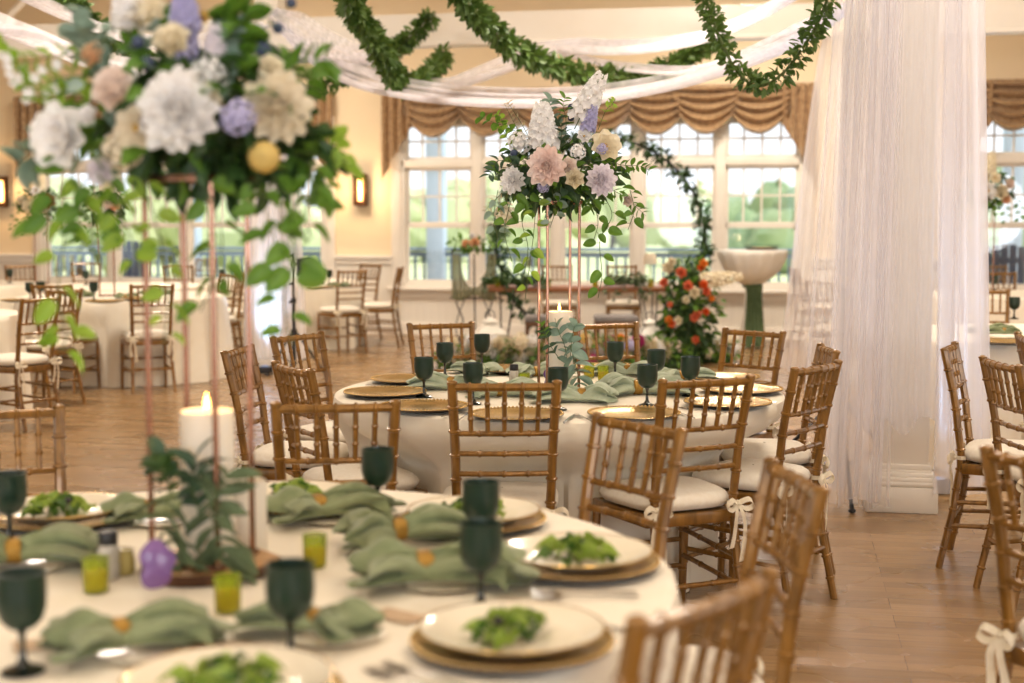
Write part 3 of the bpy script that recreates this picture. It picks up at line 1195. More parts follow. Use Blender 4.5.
# left background
G5 = 'chairs at the left background tables'
chair(41, 299, 'gold chair beside the ivory cloth cut off at left, front of two', G5, T6, 0)
chair(48, 291, 'gold chair beside the ivory cloth cut off at left, rear of two', G5, None, 62)
chair(54, 285.5, 'gold chair with a bow, its back to us, left on the full round table', G5, T5, 0)
chair(152, 285.5, 'gold chair with its back to us, right on the full round table at left', G5, T5, 0)
chair(226, 275, 'gold chair at the right of the full round table, front of two', G5, T5, 0)
chair(241, 272, 'gold chair at the right of the full round table, rear of two', G5, None, 75)
chair(20, 266, 'gold chair across the full round table at left, leftmost of those facing us', G5, T5, 0)
chair(86, 263, 'gold chair across the full round table, under the second tall bouquet', G5, T5, 0)
chair(178, 266, 'gold chair across the full round table, just behind a near copper pole', G5, None, 205)
chair(10, 257, 'gold chair at the left edge in the far corner, under the wall lamp', G5, None, 200)
chair(66, 256, 'gold chair in the far corner at left, beside the first tall bouquet', G5, None, 150)
chair(138, 257, 'gold chair far back before the left windows, left of two', G5, None, 190)
chair(206, 259, 'gold chair far back beside the white draped column, right of two', G5, None, 150)
# T7
G7 = 'chairs at the table by the back wall'
chair_at(-1.90, 15.80, 36, 'gold chair with its back to us at the table by the back wall', G7)
chair_at(-1.93, 17.55, 140, 'gold chair at the table by the back wall, half hidden behind another', G7)
chair_at(-1.56, 16.62, 86, 'gold chair seen from the side, rightmost at the table by the back wall', G7)
# behind the head table
GS = 'chairs behind the wooden head table'
chair(622, 266, 'gold chair behind the wooden head table, right of the copper stand', GS, None, 178)
chair(557, 266, 'gold chair behind the wooden head table, hidden partly by the copper stand', GS, None, 184)


# ------------------------------------------------------------------ floor-length cloths
def cloth_mesh(cx, cy, R, seed, chairs, H=0.762, nseg=240):
    rnd = random.Random(seed)
    comp = [(rnd.randint(9, 13), rnd.uniform(0, 6.28), 0.5), (rnd.randint(16, 21), rnd.uniform(0, 6.28), 0.7), (rnd.randint(25, 31), rnd.uniform(0, 6.28), 0.35)]
    lim = []
    near = [c for c in chairs if (c[0] - cx) ** 2 + (c[1] - cy) ** 2 < 1.7 ** 2]
    for j in range(nseg):
        a = 2 * PI * j / nseg
        l = 9.0
        for (x, y, rz) in near:
            ca, sa = math.cos(-rz), math.sin(-rz)
            for k in range(45):
                r = 0.3 + k * 0.02
                dx, dy = cx + r * math.cos(a) - x, cy + r * math.sin(a) - y
                lx, ly = dx * ca - dy * sa, dx * sa + dy * ca
                if abs(lx) < 0.245 and -0.32 < ly < 0.245:
                    l = min(l, r)
                    break
        lim.append(l)
    free = []
    for j in range(nseg):
        free.append(min(lim[j], 1.06 * R + 0.04))
    sm = list(free)
    for _ in range(3):
        sm = [min(free[j], (sm[j - 2] + sm[j - 1] + sm[j] + sm[(j + 1) % nseg] + sm[(j + 2) % nseg]) / 5) for j in range(nseg)]
    b = MB()
    rows = [[V((0, 0, H))] * nseg]
    rows[0] = [V((0.01 * math.cos(2 * PI * j / nseg), 0.01 * math.sin(2 * PI * j / nseg), H)) for j in range(nseg)]
    for r in (0.3, 0.6, 0.85, 0.95, 0.985):
        rows.append([V((R * r * math.cos(2 * PI * j / nseg), R * r * math.sin(2 * PI * j / nseg), H)) for j in range(nseg)])
    rows.append([V(((R + 0.004) * math.cos(2 * PI * j / nseg), (R + 0.004) * math.sin(2 * PI * j / nseg), H - 0.006)) for j in range(nseg)])
    NR = 18
    for i in range(1, NR + 1):
        v = i / NR
        z = (H - 0.006) * (1 - v) + 0.004
        row = []
        for j in range(nseg):
            a = 2 * PI * j / nseg
            wv = sum(q * math.sin(n * a + p + v * 0.6) for n, p, q in comp)
            r = R + 0.008 + 0.05 * v + wv * 0.034 * min(1, v * 1.6)
            q = min(1.0, max(0.0, (v - 0.06) / 0.28))
            q = q * q * (3 - 2 * q)
            tgt = sm[j]
            if tgt < r:
                r = r + (max(0.3, tgt) + wv * 0.008 - r) * q
            row.append(V((r * math.cos(a), r * math.sin(a), z)))
        rows.append(row)
    b.grid(rows, closed=True)
    return b


def tablecloth(c, R, label, seed, group='floor-length ivory tablecloths'):
    o = obj('tablecloth', cloth_mesh(c[0], c[1], R, seed, CH), M['cloth'], loc=(c[0], c[1], 0), smooth=60)
    tag(o, label, 'tablecloth', group)
    return o


tablecloth(T1, 0.915, 'ivory cloth on the round table nearest the camera, under the salads', 1)
tablecloth(T2, 0.905, 'ivory cloth to the floor on the middle table in focus', 2)
tablecloth(T3, 0.915, 'ivory cloth on the round table at the right edge, behind the tulle', 3)
tablecloth(T5, 0.95, 'ivory cloth on the round table at left, seen in full behind the copper poles', 5)
tablecloth(T6, 0.93, 'ivory cloth on the table cut off by the left edge', 6)
tablecloth(T7, 0.915, 'ivory cloth on the table by the back wall, right of the black tripod', 7)
tablecloth(T8, 0.915, 'ivory cloth on the far table left of the white draped column', 8)
tablecloth(T9, 0.915, 'ivory cloth on the table in the far left corner', 9)
tablecloth(T10, 0.915, 'ivory cloth on the far right background table by the window', 10)
# ------------------------------------------------------------------ table settings
ZT = 0.764                                    # top of the cloth


def make_goblet():
    t = thing('goblet', 'x', 'goblet')
    b = MB()
    prof = [(0.004, 0.066), (0.020, 0.070), (0.031, 0.082), (0.0365, 0.100), (0.038, 0.120), (0.0375, 0.150), (0.0385, 0.156),
            (0.0360, 0.156), (0.0350, 0.148), (0.0355, 0.120), (0.034, 0.102), (0.028, 0.086), (0.016, 0.076), (0.002, 0.074)]
    rows = []
    seg = 48
    for i, (r, z) in enumerate(prof):
        row = []
        for j in range(seg):
            q = r * (1 + (0.018 * (1 if j % 2 else -1) if 1 < i < 5 else 0))
            row.append(V((q * math.cos(2 * PI * j / seg), q * math.sin(2 * PI * j / seg), z)))
        rows.append(row)
    b.grid(rows, closed=True)
    obj('bowl', b, M['goblet'], t, smooth=50)
    b = MB()
    b.lathe([(0.033, 0.0), (0.034, 0.003), (0.030, 0.006), (0.012, 0.012), (0.006, 0.022), (0.0048, 0.040), (0.0055, 0.058), (0.010, 0.069), (0.006, 0.071)], 24)
    obj('stem', b, M['goblet_stem'], t)
    return t


def make_charger():
    b = MB()
    b.lathe([(0.001, 0.006), (0.105, 0.006), (0.115, 0.010), (0.150, 0.0165), (0.163, 0.0185), (0.166, 0.0175)], 64, mi=0, cap=False)
    b.lathe([(0.166, 0.0175), (0.1655, 0.0145), (0.150, 0.0105), (0.118, 0.003), (0.105, 0.0), (0.001, 0.0)], 64, mi=1, cap=False)
    # beaded border
    for j in range(72):
        a = 2 * PI * j / 72
        b.ball((0.1605 * math.cos(a), 0.1605 * math.sin(a), 0.0185), 0.0042, 6, 0)
    o = obj('charger_plate', b, [M['charger'], M['charger_rim']], smooth=50)
    return tag(o, 'x', 'plate')


def make_dinner_plate():
    t = thing('dinner_plate', 'x', 'plate')
    b = MB()
    b.lathe([(0.001, 0.004), (0.092, 0.004), (0.102, 0.009), (0.143, 0.025), (0.149, 0.0265), (0.150, 0.0245), (0.137, 0.0195), (0.102, 0.003), (0.08, 0.0), (0.001, 0.0)], 64)
    obj('plate_body', b, M['china'], t, smooth=50)
    b = MB()
    b.lathe([(0.1475, 0.0267), (0.1505, 0.0272), (0.1515, 0.0252), (0.1495, 0.0238)], 64, cap=False)
    obj('gold_rim', b, M['china_rim'], t)
    return t


def leaf_blade(b, T, ln, wd, curl=0.2, fold=0.15, mi=0, kind='oval', wav=0.0, seed=0):
    """leaf along local +Y, face up +Z"""
    n = 7
    rows = []
    for i in range(n):
        v = i / (n - 1)
        if kind == 'heart':
            w = wd * (math.sin(PI * min(1, v * 0.82 + 0.18)) ** 0.7) * (1.0 if v > 0 else 0.6)
        elif kind == 'round':
            w = wd * math.sqrt(max(0, 1 - (2 * v - 1) ** 2)) + 0.0005
        elif kind == 'lance':
            w = wd * math.sin(PI * (v * 0.9 + 0.08)) ** 0.9
        else:
            w = wd * math.sin(PI * (v * 0.94 + 0.04)) ** 0.8
        row = []
        for j in range(-2, 3):
            u = j / 2
            z = -curl * ln * v * v + abs(u) * w * fold * 1.5
            if wav:
                z += wav * ln * math.sin(v * 9 + j * 2.3 + seed)
            row.append(T @ V((u * w / 2, v * ln, z)))
        rows.append(row)
    b.grid(rows, mi)


def frame(p, d, roll=0.0):
    """matrix whose +Y runs along d at p"""
    q = V(d).to_track_quat('Y', 'Z')
    return Matrix.Translation(p) @ q.to_matrix().to_4x4() @ Matrix.Rotation(roll, 4, 'Y')


def make_salad(seed):
    rnd = random.Random(seed)
    t = thing('salad', 'x', 'salad')
    for nm, mat, n, sz in (('lettuce', M['lettuce'], 26, 0.045), ('dark_leaf', M['spinach'], 16, 0.04)):
        b = MB()
        for k in range(n):
            a = rnd.uniform(0, 2 * PI); r = 0.068 * math.sqrt(rnd.random())
            h = 0.006 + 0.030 * (1 - (r / 0.075) ** 2) * rnd.uniform(0.3, 1)
            p = V((r * math.cos(a) * 1.1, r * math.sin(a) * 0.9, h))
            d = V((rnd.uniform(-1, 1), rnd.uniform(-1, 1), rnd.uniform(-0.1, 0.7)))
            leaf_blade(b, frame(p, d, rnd.uniform(-1, 1)), sz * rnd.uniform(0.7, 1.3), sz * rnd.uniform(0.5, 0.8), 0.4, 0.5, 0, 'round', 0.1, k)
        obj(nm, b, mat, t, smooth=80)
    b = MB()
    for k in range(12):
        a = rnd.uniform(0, 2 * PI); r = 0.055 * math.sqrt(rnd.random())
        c = V((r * math.cos(a), r * math.sin(a), 0.036 - 0.2 * r))
        pts = [c + V((0.018 * math.cos(q), 0.018 * math.sin(q), 0.006 * math.sin(q * 2 + k))) for q in [x * 0.4 + k for x in range(8)]]
        b.tube(pts, 0.0022, 5)
    obj('onion_strips', b, M['onion'], t)
    b = MB()
    b.ball((rnd.uniform(-0.03, 0.03), rnd.uniform(-0.03, 0.03), 0.042), (0.011, 0.011, 0.009), 10)
    obj('olive', b, M['olive'], t)
    return t


def make_napkin(seed, mat, ln=0.30):
    """linen napkin pulled through a ring: a short fan on one side, a long one on the other"""
    rnd = random.Random(seed)
    t = thing('napkin', 'x', 'napkin')
    b = MB()
    n, k = 34, 40
    rows = []
    ph = rnd.uniform(0, 6)
    for i in range(n):
        v = i / (n - 1)
        y = (v - 0.40) * ln
        d = abs(v - 0.40) / (0.60 if v > 0.40 else 0.40)
        wd = 0.022 + 0.085 * d ** 0.8 - 0.02 * max(0, d - 0.8) / 0.2
        hh = 0.016 + 0.022 * math.sin(PI * min(1, d * 0.9)) - 0.008 * d
        row = []
        for j in range(k):
            a = 2 * PI * j / k
            fold = 1 + 0.34 * math.sin(5 * a + ph) * min(1, d * 2) + 0.12 * math.sin(9 * a + ph * 2 + v * 4) * min(1, d * 2)
            x = wd * math.cos(a) * fold
            z = hh + hh * math.sin(a) * (fold if math.sin(a) > 0 else 1.0) * 0.98
            row.append(V((x + 0.012 * math.sin(v * 5 + ph), y + 0.02 * math.sin(3 * a + ph) * (d > 0.9), max(0.001, z))))
        rows.append(row)
    b.grid(rows, closed=True)
    # loose layers standing out of the fans
    for s in range(5):
        rows = []
        a0 = rnd.uniform(-0.7, 0.7)
        top = rnd.choice((1, 1, -1))
        for i in range(12):
            v = i / 11
            row = []
            for j in range(7):
                u = j / 6 - 0.5
                L_ = ln * (0.56 if top > 0 else 0.36) * v
                w = 0.012 + 0.075 * v ** 0.8
                row.append(V((math.sin(a0 * v) * L_ + u * w, top * math.cos(a0 * v) * L_, 0.030 + 0.028 * math.sin(PI * v * 0.8) + 0.020 * math.cos(u * 7 + s) - 0.02 * v)))
            rows.append(row)
        b.grid(rows)
    obj('cloth', b, mat, t, smooth=80)
    r = MB()
    pts = [V((0.026 * math.cos(a), 0, 0.026 + 0.025 * math.sin(a))) for a in [2 * PI * q / 24 for q in range(25)]]
    rows = []
    for dy, ex in ((-0.016, 0.0), (-0.012, 0.003), (-0.004, 0.0015), (0.004, 0.003), (0.012, 0.0015), (0.016, 0.0), (0.010, -0.002), (-0.010, -0.002), (-0.016, 0.0)):
        rows.append([V((p.x * (1 + ex / 0.026), dy, 0.026 + (p.z - 0.026) * (1 + ex / 0.026))) for p in pts[:-1]])
    r.grid(rows, closed=True)
    obj('napkin_ring', r, M['ring'], t)
    return t


def make_bread_plate():
    b = MB()
    b.lathe([(0.001, 0.004), (0.060, 0.004), (0.082, 0.011), (0.084, 0.010), (0.062, 0.001), (0.001, 0.0)], 48)
    return tag(obj('bread_plate', b, M['china'], smooth=50), 'x', 'plate')


def make_fork():
    b = MB()
    pts = [(0, -0.095, 0.003), (0, -0.03, 0.004), (0, 0.03, 0.006), (0, 0.045, 0.005)]
    rows = []
    for y, w, z in ((-0.098, 0.006, 0.002), (-0.085, 0.010, 0.003), (-0.03, 0.006, 0.005), (0.03, 0.005, 0.007), (0.042, 0.012, 0.005), (0.052, 0.022, 0.003), (0.060, 0.024, 0.003)):
        rows.append([V((-w / 2, y, z)), V((0, y, z + 0.0015)), V((w / 2, y, z)), V((0, y, z - 0.0015))])
    b.grid(rows, closed=True)
    for x in (-0.0095, -0.0032, 0.0032, 0.0095):
        b.tube([(x, 0.059, 0.003), (x, 0.078, 0.002), (x, 0.098, 0.006)], [0.0019, 0.0017, 0.001], 6)
    return tag(obj('fork', b, M['silver']), 'x', 'fork')


def make_knife():
    b = MB()
    rows = []
    for y, w, z in ((-0.105, 0.008, 0.003), (-0.095, 0.013, 0.004), (-0.02, 0.010, 0.005), (0.0, 0.010, 0.005), (0.01, 0.017, 0.003), (0.08, 0.019, 0.002), (0.105, 0.010, 0.002), (0.112, 0.002, 0.002)):
        rows.append([V((-w / 2, y, z)), V((0, y, z + 0.002)), V((w / 2, y, z)), V((0, y, max(0.0003, z - 0.0025)))])
    b.grid(rows, closed=True)
    return tag(obj('table_knife', b, M['silver']), 'x', 'knife')


def make_votive():
    t = thing('votive_candle', 'x', 'candle')
    b = MB()
    b.lathe([(0.020, 0.0), (0.0225, 0.002), (0.0235, 0.030), (0.0245, 0.066), (0.0230, 0.066), (0.0222, 0.030), (0.021, 0.006), (0.001, 0.005)], 28)
    obj('glass_cup', b, M['votive'], t)
    b = MB()
    b.lathe([(0.0205, 0.007), (0.0216, 0.030), (0.0218, 0.040), (0.016, 0.041), (0.002, 0.040)], 24)
    b.tube([(0, 0, 0.039), (0.001, 0, 0.050)], 0.001, 5)
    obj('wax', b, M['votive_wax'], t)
    return t


def make_shaker(mat):
    t = thing('shaker', 'x', 'shaker')
    b = MB()
    b.lathe([(0.019, 0.0), (0.021, 0.003), (0.021, 0.055), (0.018, 0.066), (0.015, 0.070)], 24)
    obj('glass_body', b, mat, t)
    b = MB()
    b.lathe([(0.0175, 0.066), (0.0185, 0.068), (0.0185, 0.088), (0.016, 0.092), (0.002, 0.093)], 24)
    obj('cap', b, M['black'], t)
    return t


def make_card(mat):
    b = MB()
    b.box((0, 0, 0.003), (0.095, 0.055, 0.003), bev=0.0008)
    b.box((0, 0.004, 0.0052), (0.062, 0.004, 0.0006))
    return tag(obj('place_card', b, mat, smooth=0), 'x', 'card')


P_GOB = Proto(make_goblet())
P_CHG = Proto(make_charger())
P_PLT = Proto(make_dinner_plate())
P_BRD = Proto(make_bread_plate())
P_FRK = Proto(make_fork())
P_KNF = Proto(make_knife())
P_VOT = Proto(make_votive())
P_SAL = [Proto(make_salad(s)) for s in (3, 8, 21)]
P_NAP = [Proto(make_napkin(s, M['napkin'])) for s in (2, 7)]
P_NPL = [Proto(make_napkin(s, M['napkin_pale'])) for s in (11, 17)]
P_CRD = Proto(make_card(M['kraft']))


def rad_rz(p, c):
    """heading that points from p to the table centre c"""
    return math.atan2(-(c[0] - p.x), c[1] - p.y)


# ---- near table
GP, GD, GS1, GG = 'gold charger plates on the near table', 'dinner plates with salad', 'salads on the near table', 'dark green goblets on the near table'
for k, (px, py, where) in enumerate([
        (62, 514, 'at the left back of the near table'),
        (512, 638, 'at the right front of the near table'),
        (577, 559, 'at the right edge of the near table'),
        (474, 517, 'behind two goblets on the near table'),
        (293, 500, 'beyond the crossed napkins on the near table'),
        (228, 690, 'cut off by the bottom edge of the picture')]):
    p = pz(px, py, ZT + 0.018)
    P_CHG.put('gold charger under the plate ' + where, (p.x, p.y, ZT), 0, GP)
    P_PLT.put('ivory dinner plate ' + where, (p.x, p.y, ZT + 0.0125), 0, GD)
    P_SAL[k % 3].put('leaf salad ' + where, (p.x, p.y, ZT + 0.0165), k * 1.3, GS1, 0.84)
    if k in (0, 1, 2, 3):
        rz = rad_rz(p, T1)
        side = V((math.cos(rz), math.sin(rz), 0))
        for s, P_, nm in ((-1, P_FRK, 'fork'), (-1.18, P_FRK, 'fork'), (1, P_KNF, 'knife')):
            q = p + side * (0.195 * s)
            lab = 'silver knife by the plate ' if nm == 'knife' else ('inner silver fork by the plate ' if s == -1 else 'outer silver fork by the plate ')
            P_.put(lab + where, (q.x, q.y, ZT), rz, 'cutlery on the near table')

for px, py, where in [
        (10, 545, 'at the left edge, level with the left salad plate'),
        (23, 672, 'in the lower left corner, largest and most blurred'),
        (291, 661, 'in front of the votive candles, right of the wood slice'),
        (481, 609, 'in front of another goblet, behind the front right salad'),
        (481, 556, 'directly behind another goblet, at the back right of the near table'),
        (378, 514, 'before the left front chair of the middle table')]:
    p = pz(px, py, ZT)
    P_GOB.put('dark green stemmed goblet ' + where, (p.x, p.y, ZT), 0, GG)

for k, (px, py, rz, sc, where) in enumerate([
        (120, 646, -60, 0.86, 'at the lower left, in front of the wood slice'),
        (318, 631, 62, 0.72, 'just right of the front goblet, near table'),
        (425, 580, -84, 1.05, 'nearer of the crossed pair, near table'),
        (398, 541, -70, 0.95, 'farther of the crossed pair, near table'),
        (318, 516, -60, 0.95, 'in front of the salad at the back'),
        (14, 563, -75, 0.95, 'at the left edge, behind the corner goblet'),
        (150, 518, -70, 0.8, 'behind the copper poles, right of the left salad')]):
    p = pz(px, py, ZT + 0.01)
    q = p + V((0.03, 0.0, 0))
    P_BRD.put('small ivory plate under the napkin ' + where, (q.x, q.y, ZT), 0, 'bread plates on the near table')
    P_NAP[k % 2].put('sage napkin ' + where, (p.x, p.y, ZT + 0.011), math.radians(rz), 'green napkins on the near table', sc)

for px, py, where in [(96, 592, 'left of the purple stone sign'), (228, 612, 'in front of the wood slice'), (315, 567, 'right of the copper stand')]:
    p = pz(px, py, ZT)
    P_VOT.put('yellow candle in a green glass cup ' + where, (p.x, p.y, ZT), 0, 'votive candles on the near table')
p = pz(109, 578, ZT)
t = make_shaker(M['salt']); t.location = (p.x, p.y, ZT); t['label'] = 'black-capped salt shaker behind the left votive candle on the near table'
p = pz(125, 574, ZT)
b = MB(); b.lathe([(0.017, 0), (0.020, 0.004), (0.020, 0.03), (0.017, 0.042), (0.018, 0.05), (0.016, 0.05), (0.001, 0.046)], 20)
o = obj('butter_jar', b, M['pepper'], loc=(p.x, p.y, ZT)); tag(o, 'small pale yellow jar between the shaker and the purple stone', 'jar')
for px, py, rz, where in [(44, 645, 25, 'right of the lower left goblet'), (214, 650, 4, 'in front of the plate at the bottom edge'), (397, 617, -38, 'between the napkin loops and the front right salad')]:
    p = pz(px, py, ZT)
    P_CRD.put('small kraft place card ' + where, (p.x, p.y, ZT), math.radians(rz), 'place cards on the near table')

# ---- middle table
GP2, GG2 = 'gold charger plates on the middle table', 'dark green goblets on the middle table'
for px, py, where in [
        (409, 378, 'at the left back of the middle table'),
        (385, 391, 'at the far left rim of the middle table'),
        (424, 405, 'at the left front of the middle table'),
        (517, 413, 'behind the back of the front middle chair'),
        (634, 412, 'right of the front middle chair, middle table'),
        (728, 401, 'behind the back of the right front chair'),
        (742, 388, 'at the right rim of the middle table'),
        (722, 376, 'at the right back of the middle table'),
        (500, 368, 'at the back, left of the middle copper stand'),
        (606, 366, 'at the back, right of the middle copper stand')]:
    p = pz(px, py, ZT + 0.018)
    P_CHG.put('empty gold charger ' + where, (p.x, p.y, ZT), 0, GP2)
    rz = rad_rz(p, T2)
    side = V((math.cos(rz), math.sin(rz), 0))
    if (V((p.x, p.y, 0)) - V((T2[0], T2[1], 0))).length > 0.45:
        q = p - side * 0.185
        P_FRK.put('silver fork by the charger ' + where, (q.x, q.y, ZT), rz, 'cutlery on the middle table')
        q = p + side * 0.185
        P_KNF.put('silver knife by the charger ' + where, (q.x, q.y, ZT), rz, 'cutlery on the middle table')

for px, py, where in [
        (424, 397, 'leftmost on the middle table'),
        (445, 378, 'second from the left on the middle table'),
        (482, 367, 'farthest back, left of the copper stand'),
        (473, 404, 'behind the front middle chair, left of the black-capped shaker'),
        (558, 410, 'in front of the copper stand'),
        (615, 377, 'behind the pale napkins, right of the copper stand'),
        (647, 406, 'in front of another goblet, left of the right front chair'),
        (656, 387, 'behind another goblet, left of the rightmost one'),
        (690, 396, 'rightmost on the middle table')]:
    p = pz(px, py, ZT)
    P_GOB.put('dark green ribbed goblet ' + where, (p.x, p.y, ZT), 0, GG2)

for k, (px, py, rz, sc, where) in enumerate([
        (452, 387, 75, 1.0, 'behind the second goblet from the left'),
        (500, 394, -80, 1.0, 'behind the front middle chair'),
        (582, 399, 84, 1.0, 'with its ring showing, right of the copper stand'),
        (637, 392, -80, 1.15, 'spread wide, left of the front right goblet'),
        (628, 373, 70, 0.9, 'at the back right, beside the far goblet'),
        (535, 374, -60, 0.85, 'at the back, behind the black-capped shaker'),
        (478, 372, 40, 0.8, 'at the back left, behind the far left goblet'),
        (680, 379, -60, 0.85, 'behind the rightmost goblet')]):
    p = pz(px, py, ZT + 0.01)
    P_NPL[k % 2].put('pale sage napkin ' + where, (p.x, p.y, ZT + 0.001), math.radians(rz), 'pale napkins on the middle table', sc)
p = pz(514, 386, ZT)
t = make_shaker(M['salt']); t.location = (p.x, p.y, ZT); t['label'] = 'black-capped salt shaker on the middle table, left of the copper stand'
for px, py, where in [(524, 389, 'beside the black-capped shaker on the middle table'), (589, 378, 'right of the copper stand on the middle table'), (603, 381, 'next to another votive under the rear chair, middle table')]:
    p = pz(px, py, ZT)
    P_VOT.put('small green glass votive ' + where, (p.x, p.y, ZT), 0, 'votive candles on the middle table')

# ---- background tables: goblets, chargers, napkins that show as small shapes
GB = 'settings on the background tables'
for px, py, where in [
        (30, 300, 'on the full round table at left, below the chair facing us'), (41, 299, 'second on the full round table at left'),
        (94, 300, 'at the front of the full round table at left'), (86, 285, 'on the far side of the full round table at left'),
        (10, 283, 'in the far left corner'), (222, 283, 'on the far table left of the draped column'),
        (322, 283, 'left of a close pair on the table by the back wall'), (329, 284, 'right of a close pair on the table by the back wall'),
        (1014, 319, 'on the napkin-strewn table at the right edge'), (994, 291, 'on the far right background table')]:
    p = pz(px, py, ZT)
    P_GOB.put('dark green goblet ' + where, (p.x, p.y, ZT), 0, 'goblets on the background tables')
for px, py, where in [(20, 300, 'on the full round table at left, left front'), (105, 301, 'on the full round table at left, centre front'), (140, 298, 'on the full round table at left, right front'),
                      (1003, 341, 'under napkins on the right edge table'), (322, 287, 'on the table by the back wall, beside the goblet pair')]:
    p = pz(px, py, ZT + 0.015)
    P_CHG.put('gold charger ' + where, (p.x, p.y, ZT), 0, 'chargers on the background tables')
for k, (px, py, rz, z, where) in enumerate([(80, 297, 60, 0.02, 'left of the front goblet on the full round table'), (125, 296, -70, 0.001, 'centre of the full round table at left'), (158, 295, 60, 0.02, 'right on the full round table at left'),
                                      (1004, 334, 80, 0.02, 'on the charger at the right edge'), (988, 330, -70, 0.001, 'beside the tulle on the right edge table'), (340, 285, 70, 0.001, 'on the table by the back wall')]):
    p = pz(px, py, ZT + 0.02)
    P_NAP[k % 2].put('green napkin ' + where, (p.x, p.y, ZT + z), math.radians(rz), 'napkins on the background tables')
# ------------------------------------------------------------------ flower stands and flowers
def make_stand(label, c, rz, h, half=0.066):
    t = thing('flower_stand', label, 'stand', (c[0], c[1], c[2]), rz, 'copper flower stands')
    for sx in (-1, 1):
        for sy in (-1, 1):
            b = MB(); b.tube([(sx * half, sy * half, 0.004), (sx * half, sy * half, h)], 0.0062, 8)
            obj('pole', b, M['copper'], t)
    for z, nm in ((0.006, 'base_frame'), (h - 0.004, 'top_frame')):
        b = MB()
        for s in (-1, 1):
            b.box((0, s * half, z), (2 * half + 0.02, 0.020, 0.010), bev=0.002)
            b.box((s * half, 0, z), (0.020, 2 * half + 0.02, 0.010), bev=0.002)
        obj(nm, b, M['copper'], t)
    b = MB(); b.box((0, 0, h + 0.003), (2 * half + 0.02, 2 * half + 0.02, 0.006), bev=0.002)
    obj('top_tray', b, M['copper'], t)
    return t


def petal(b, T, ln, wd, cup, curl, mi=0, pointy=0.6, n=5):
    rows = []
    for i in range(n):
        v = i / (n - 1)
        w = wd * (math.sin(PI * (0.12 + v * 0.80)) ** pointy) * (1 if v < 1 else 0.75)
        row = []
        for j in (-1, -0.5, 0, 0.5, 1):
            z = cup * wd * (j * j) + curl * ln * v * v
            row.append(T @ V((j * w / 2, v * ln * (1 - 0.06 * j * j), z)))
        rows.append(row)
    b.grid(rows, mi)


def dahlia(R, seed=0, layers=6, n0=13, wide=0.62):
    b = MB(); rnd = random.Random(seed)
    for l in range(layers):
        f = l / (layers - 1)
        el = math.radians(4 + 74 * f ** 1.1)
        ln = R * (1 - 0.52 * f)
        n = max(5, round(n0 * (1 - 0.45 * f)))
        for k in range(n):
            a = 2 * PI * (k + 0.5 * (l % 2)) / n + rnd.uniform(-0.1, 0.1)
            T = Matrix.Rotation(a, 4, 'Z') @ Matrix.Translation((0, 0.04 * R, 0.06 * R + 0.10 * R * f)) @ Matrix.Rotation(el + rnd.uniform(-0.12, 0.12), 4, 'X')
            petal(b, T, ln * rnd.uniform(0.9, 1.06), R * wide * (1 - 0.4 * f), 0.22, 0.10, 0)
    return b


def rose(R, seed=0, layers=5):
    b = MB(); rnd = random.Random(seed)
    for l in range(layers):
        f = l / (layers - 1)
        el = math.radians(35 + 50 * f)
        n = [6, 5, 5, 4, 3, 3][l]
        for k in range(n):
            a = 2 * PI * (k + 0.5 * (l % 2)) / n + rnd.uniform(-0.15, 0.15)
            T = Matrix.Rotation(a, 4, 'Z') @ Matrix.Translation((0, R * (0.30 - 0.22 * f), 0)) @ Matrix.Rotation(el, 4, 'X')
            petal(b, T, R * (0.95 + 0.12 * f), R * (1.15 - 0.62 * f), 0.30, -0.12 + 0.05 * f, 0, 0.45)
    return b


def open_bloom(R, seed=0):
    """loose peony or lisianthus: broad cupped petals, a yellow eye"""
    b = MB(); rnd = random.Random(seed)
    for l, (el, n, ln) in enumerate(((18, 7, 1.0), (42, 6, 0.85), (62, 5, 0.6))):
        for k in range(n):
            a = 2 * PI * (k + 0.5 * l) / n + rnd.uniform(-0.15, 0.15)
            T = Matrix.Rotation(a, 4, 'Z') @ Matrix.Translation((0, 0.06 * R, 0.03 * R * l)) @ Matrix.Rotation(math.radians(el), 4, 'X')
            petal(b, T, R * ln, R * 0.85 * ln, 0.25, 0.06, 0, 0.4)
    b.ball((0, 0, 0.2 * R), (0.16 * R, 0.16 * R, 0.14 * R), 10, 1)
    return b


def cluster(R, seed=0, n=34, sq=0.75):
    """hydrangea-like head of small four-petalled florets"""
    b = MB(); rnd = random.Random(seed)
    for k in range(n):
        f = (k + 0.5) / n
        ph = math.acos(1 - 1.5 * f); a = k * 2.39996
        d = V((math.sin(ph) * math.cos(a), math.sin(ph) * math.sin(a), math.cos(ph)))
        T = frame(d * R * rnd.uniform(0.66, 0.94), d, rnd.uniform(0, 6)) @ Matrix.Rotation(-PI / 2, 4, 'X')
        if k == 0:
            b.ball((0, 0, 0), R * 0.60, 14)
        for q in range(4):
            T2_ = T @ Matrix.Rotation(q * PI / 2, 4, 'Z') @ Matrix.Rotation(0.5, 4, 'X')
            petal(b, T2_, R * 0.30, R * 0.30, 0.15, 0.0, 0, 0.4, 3)
    return b


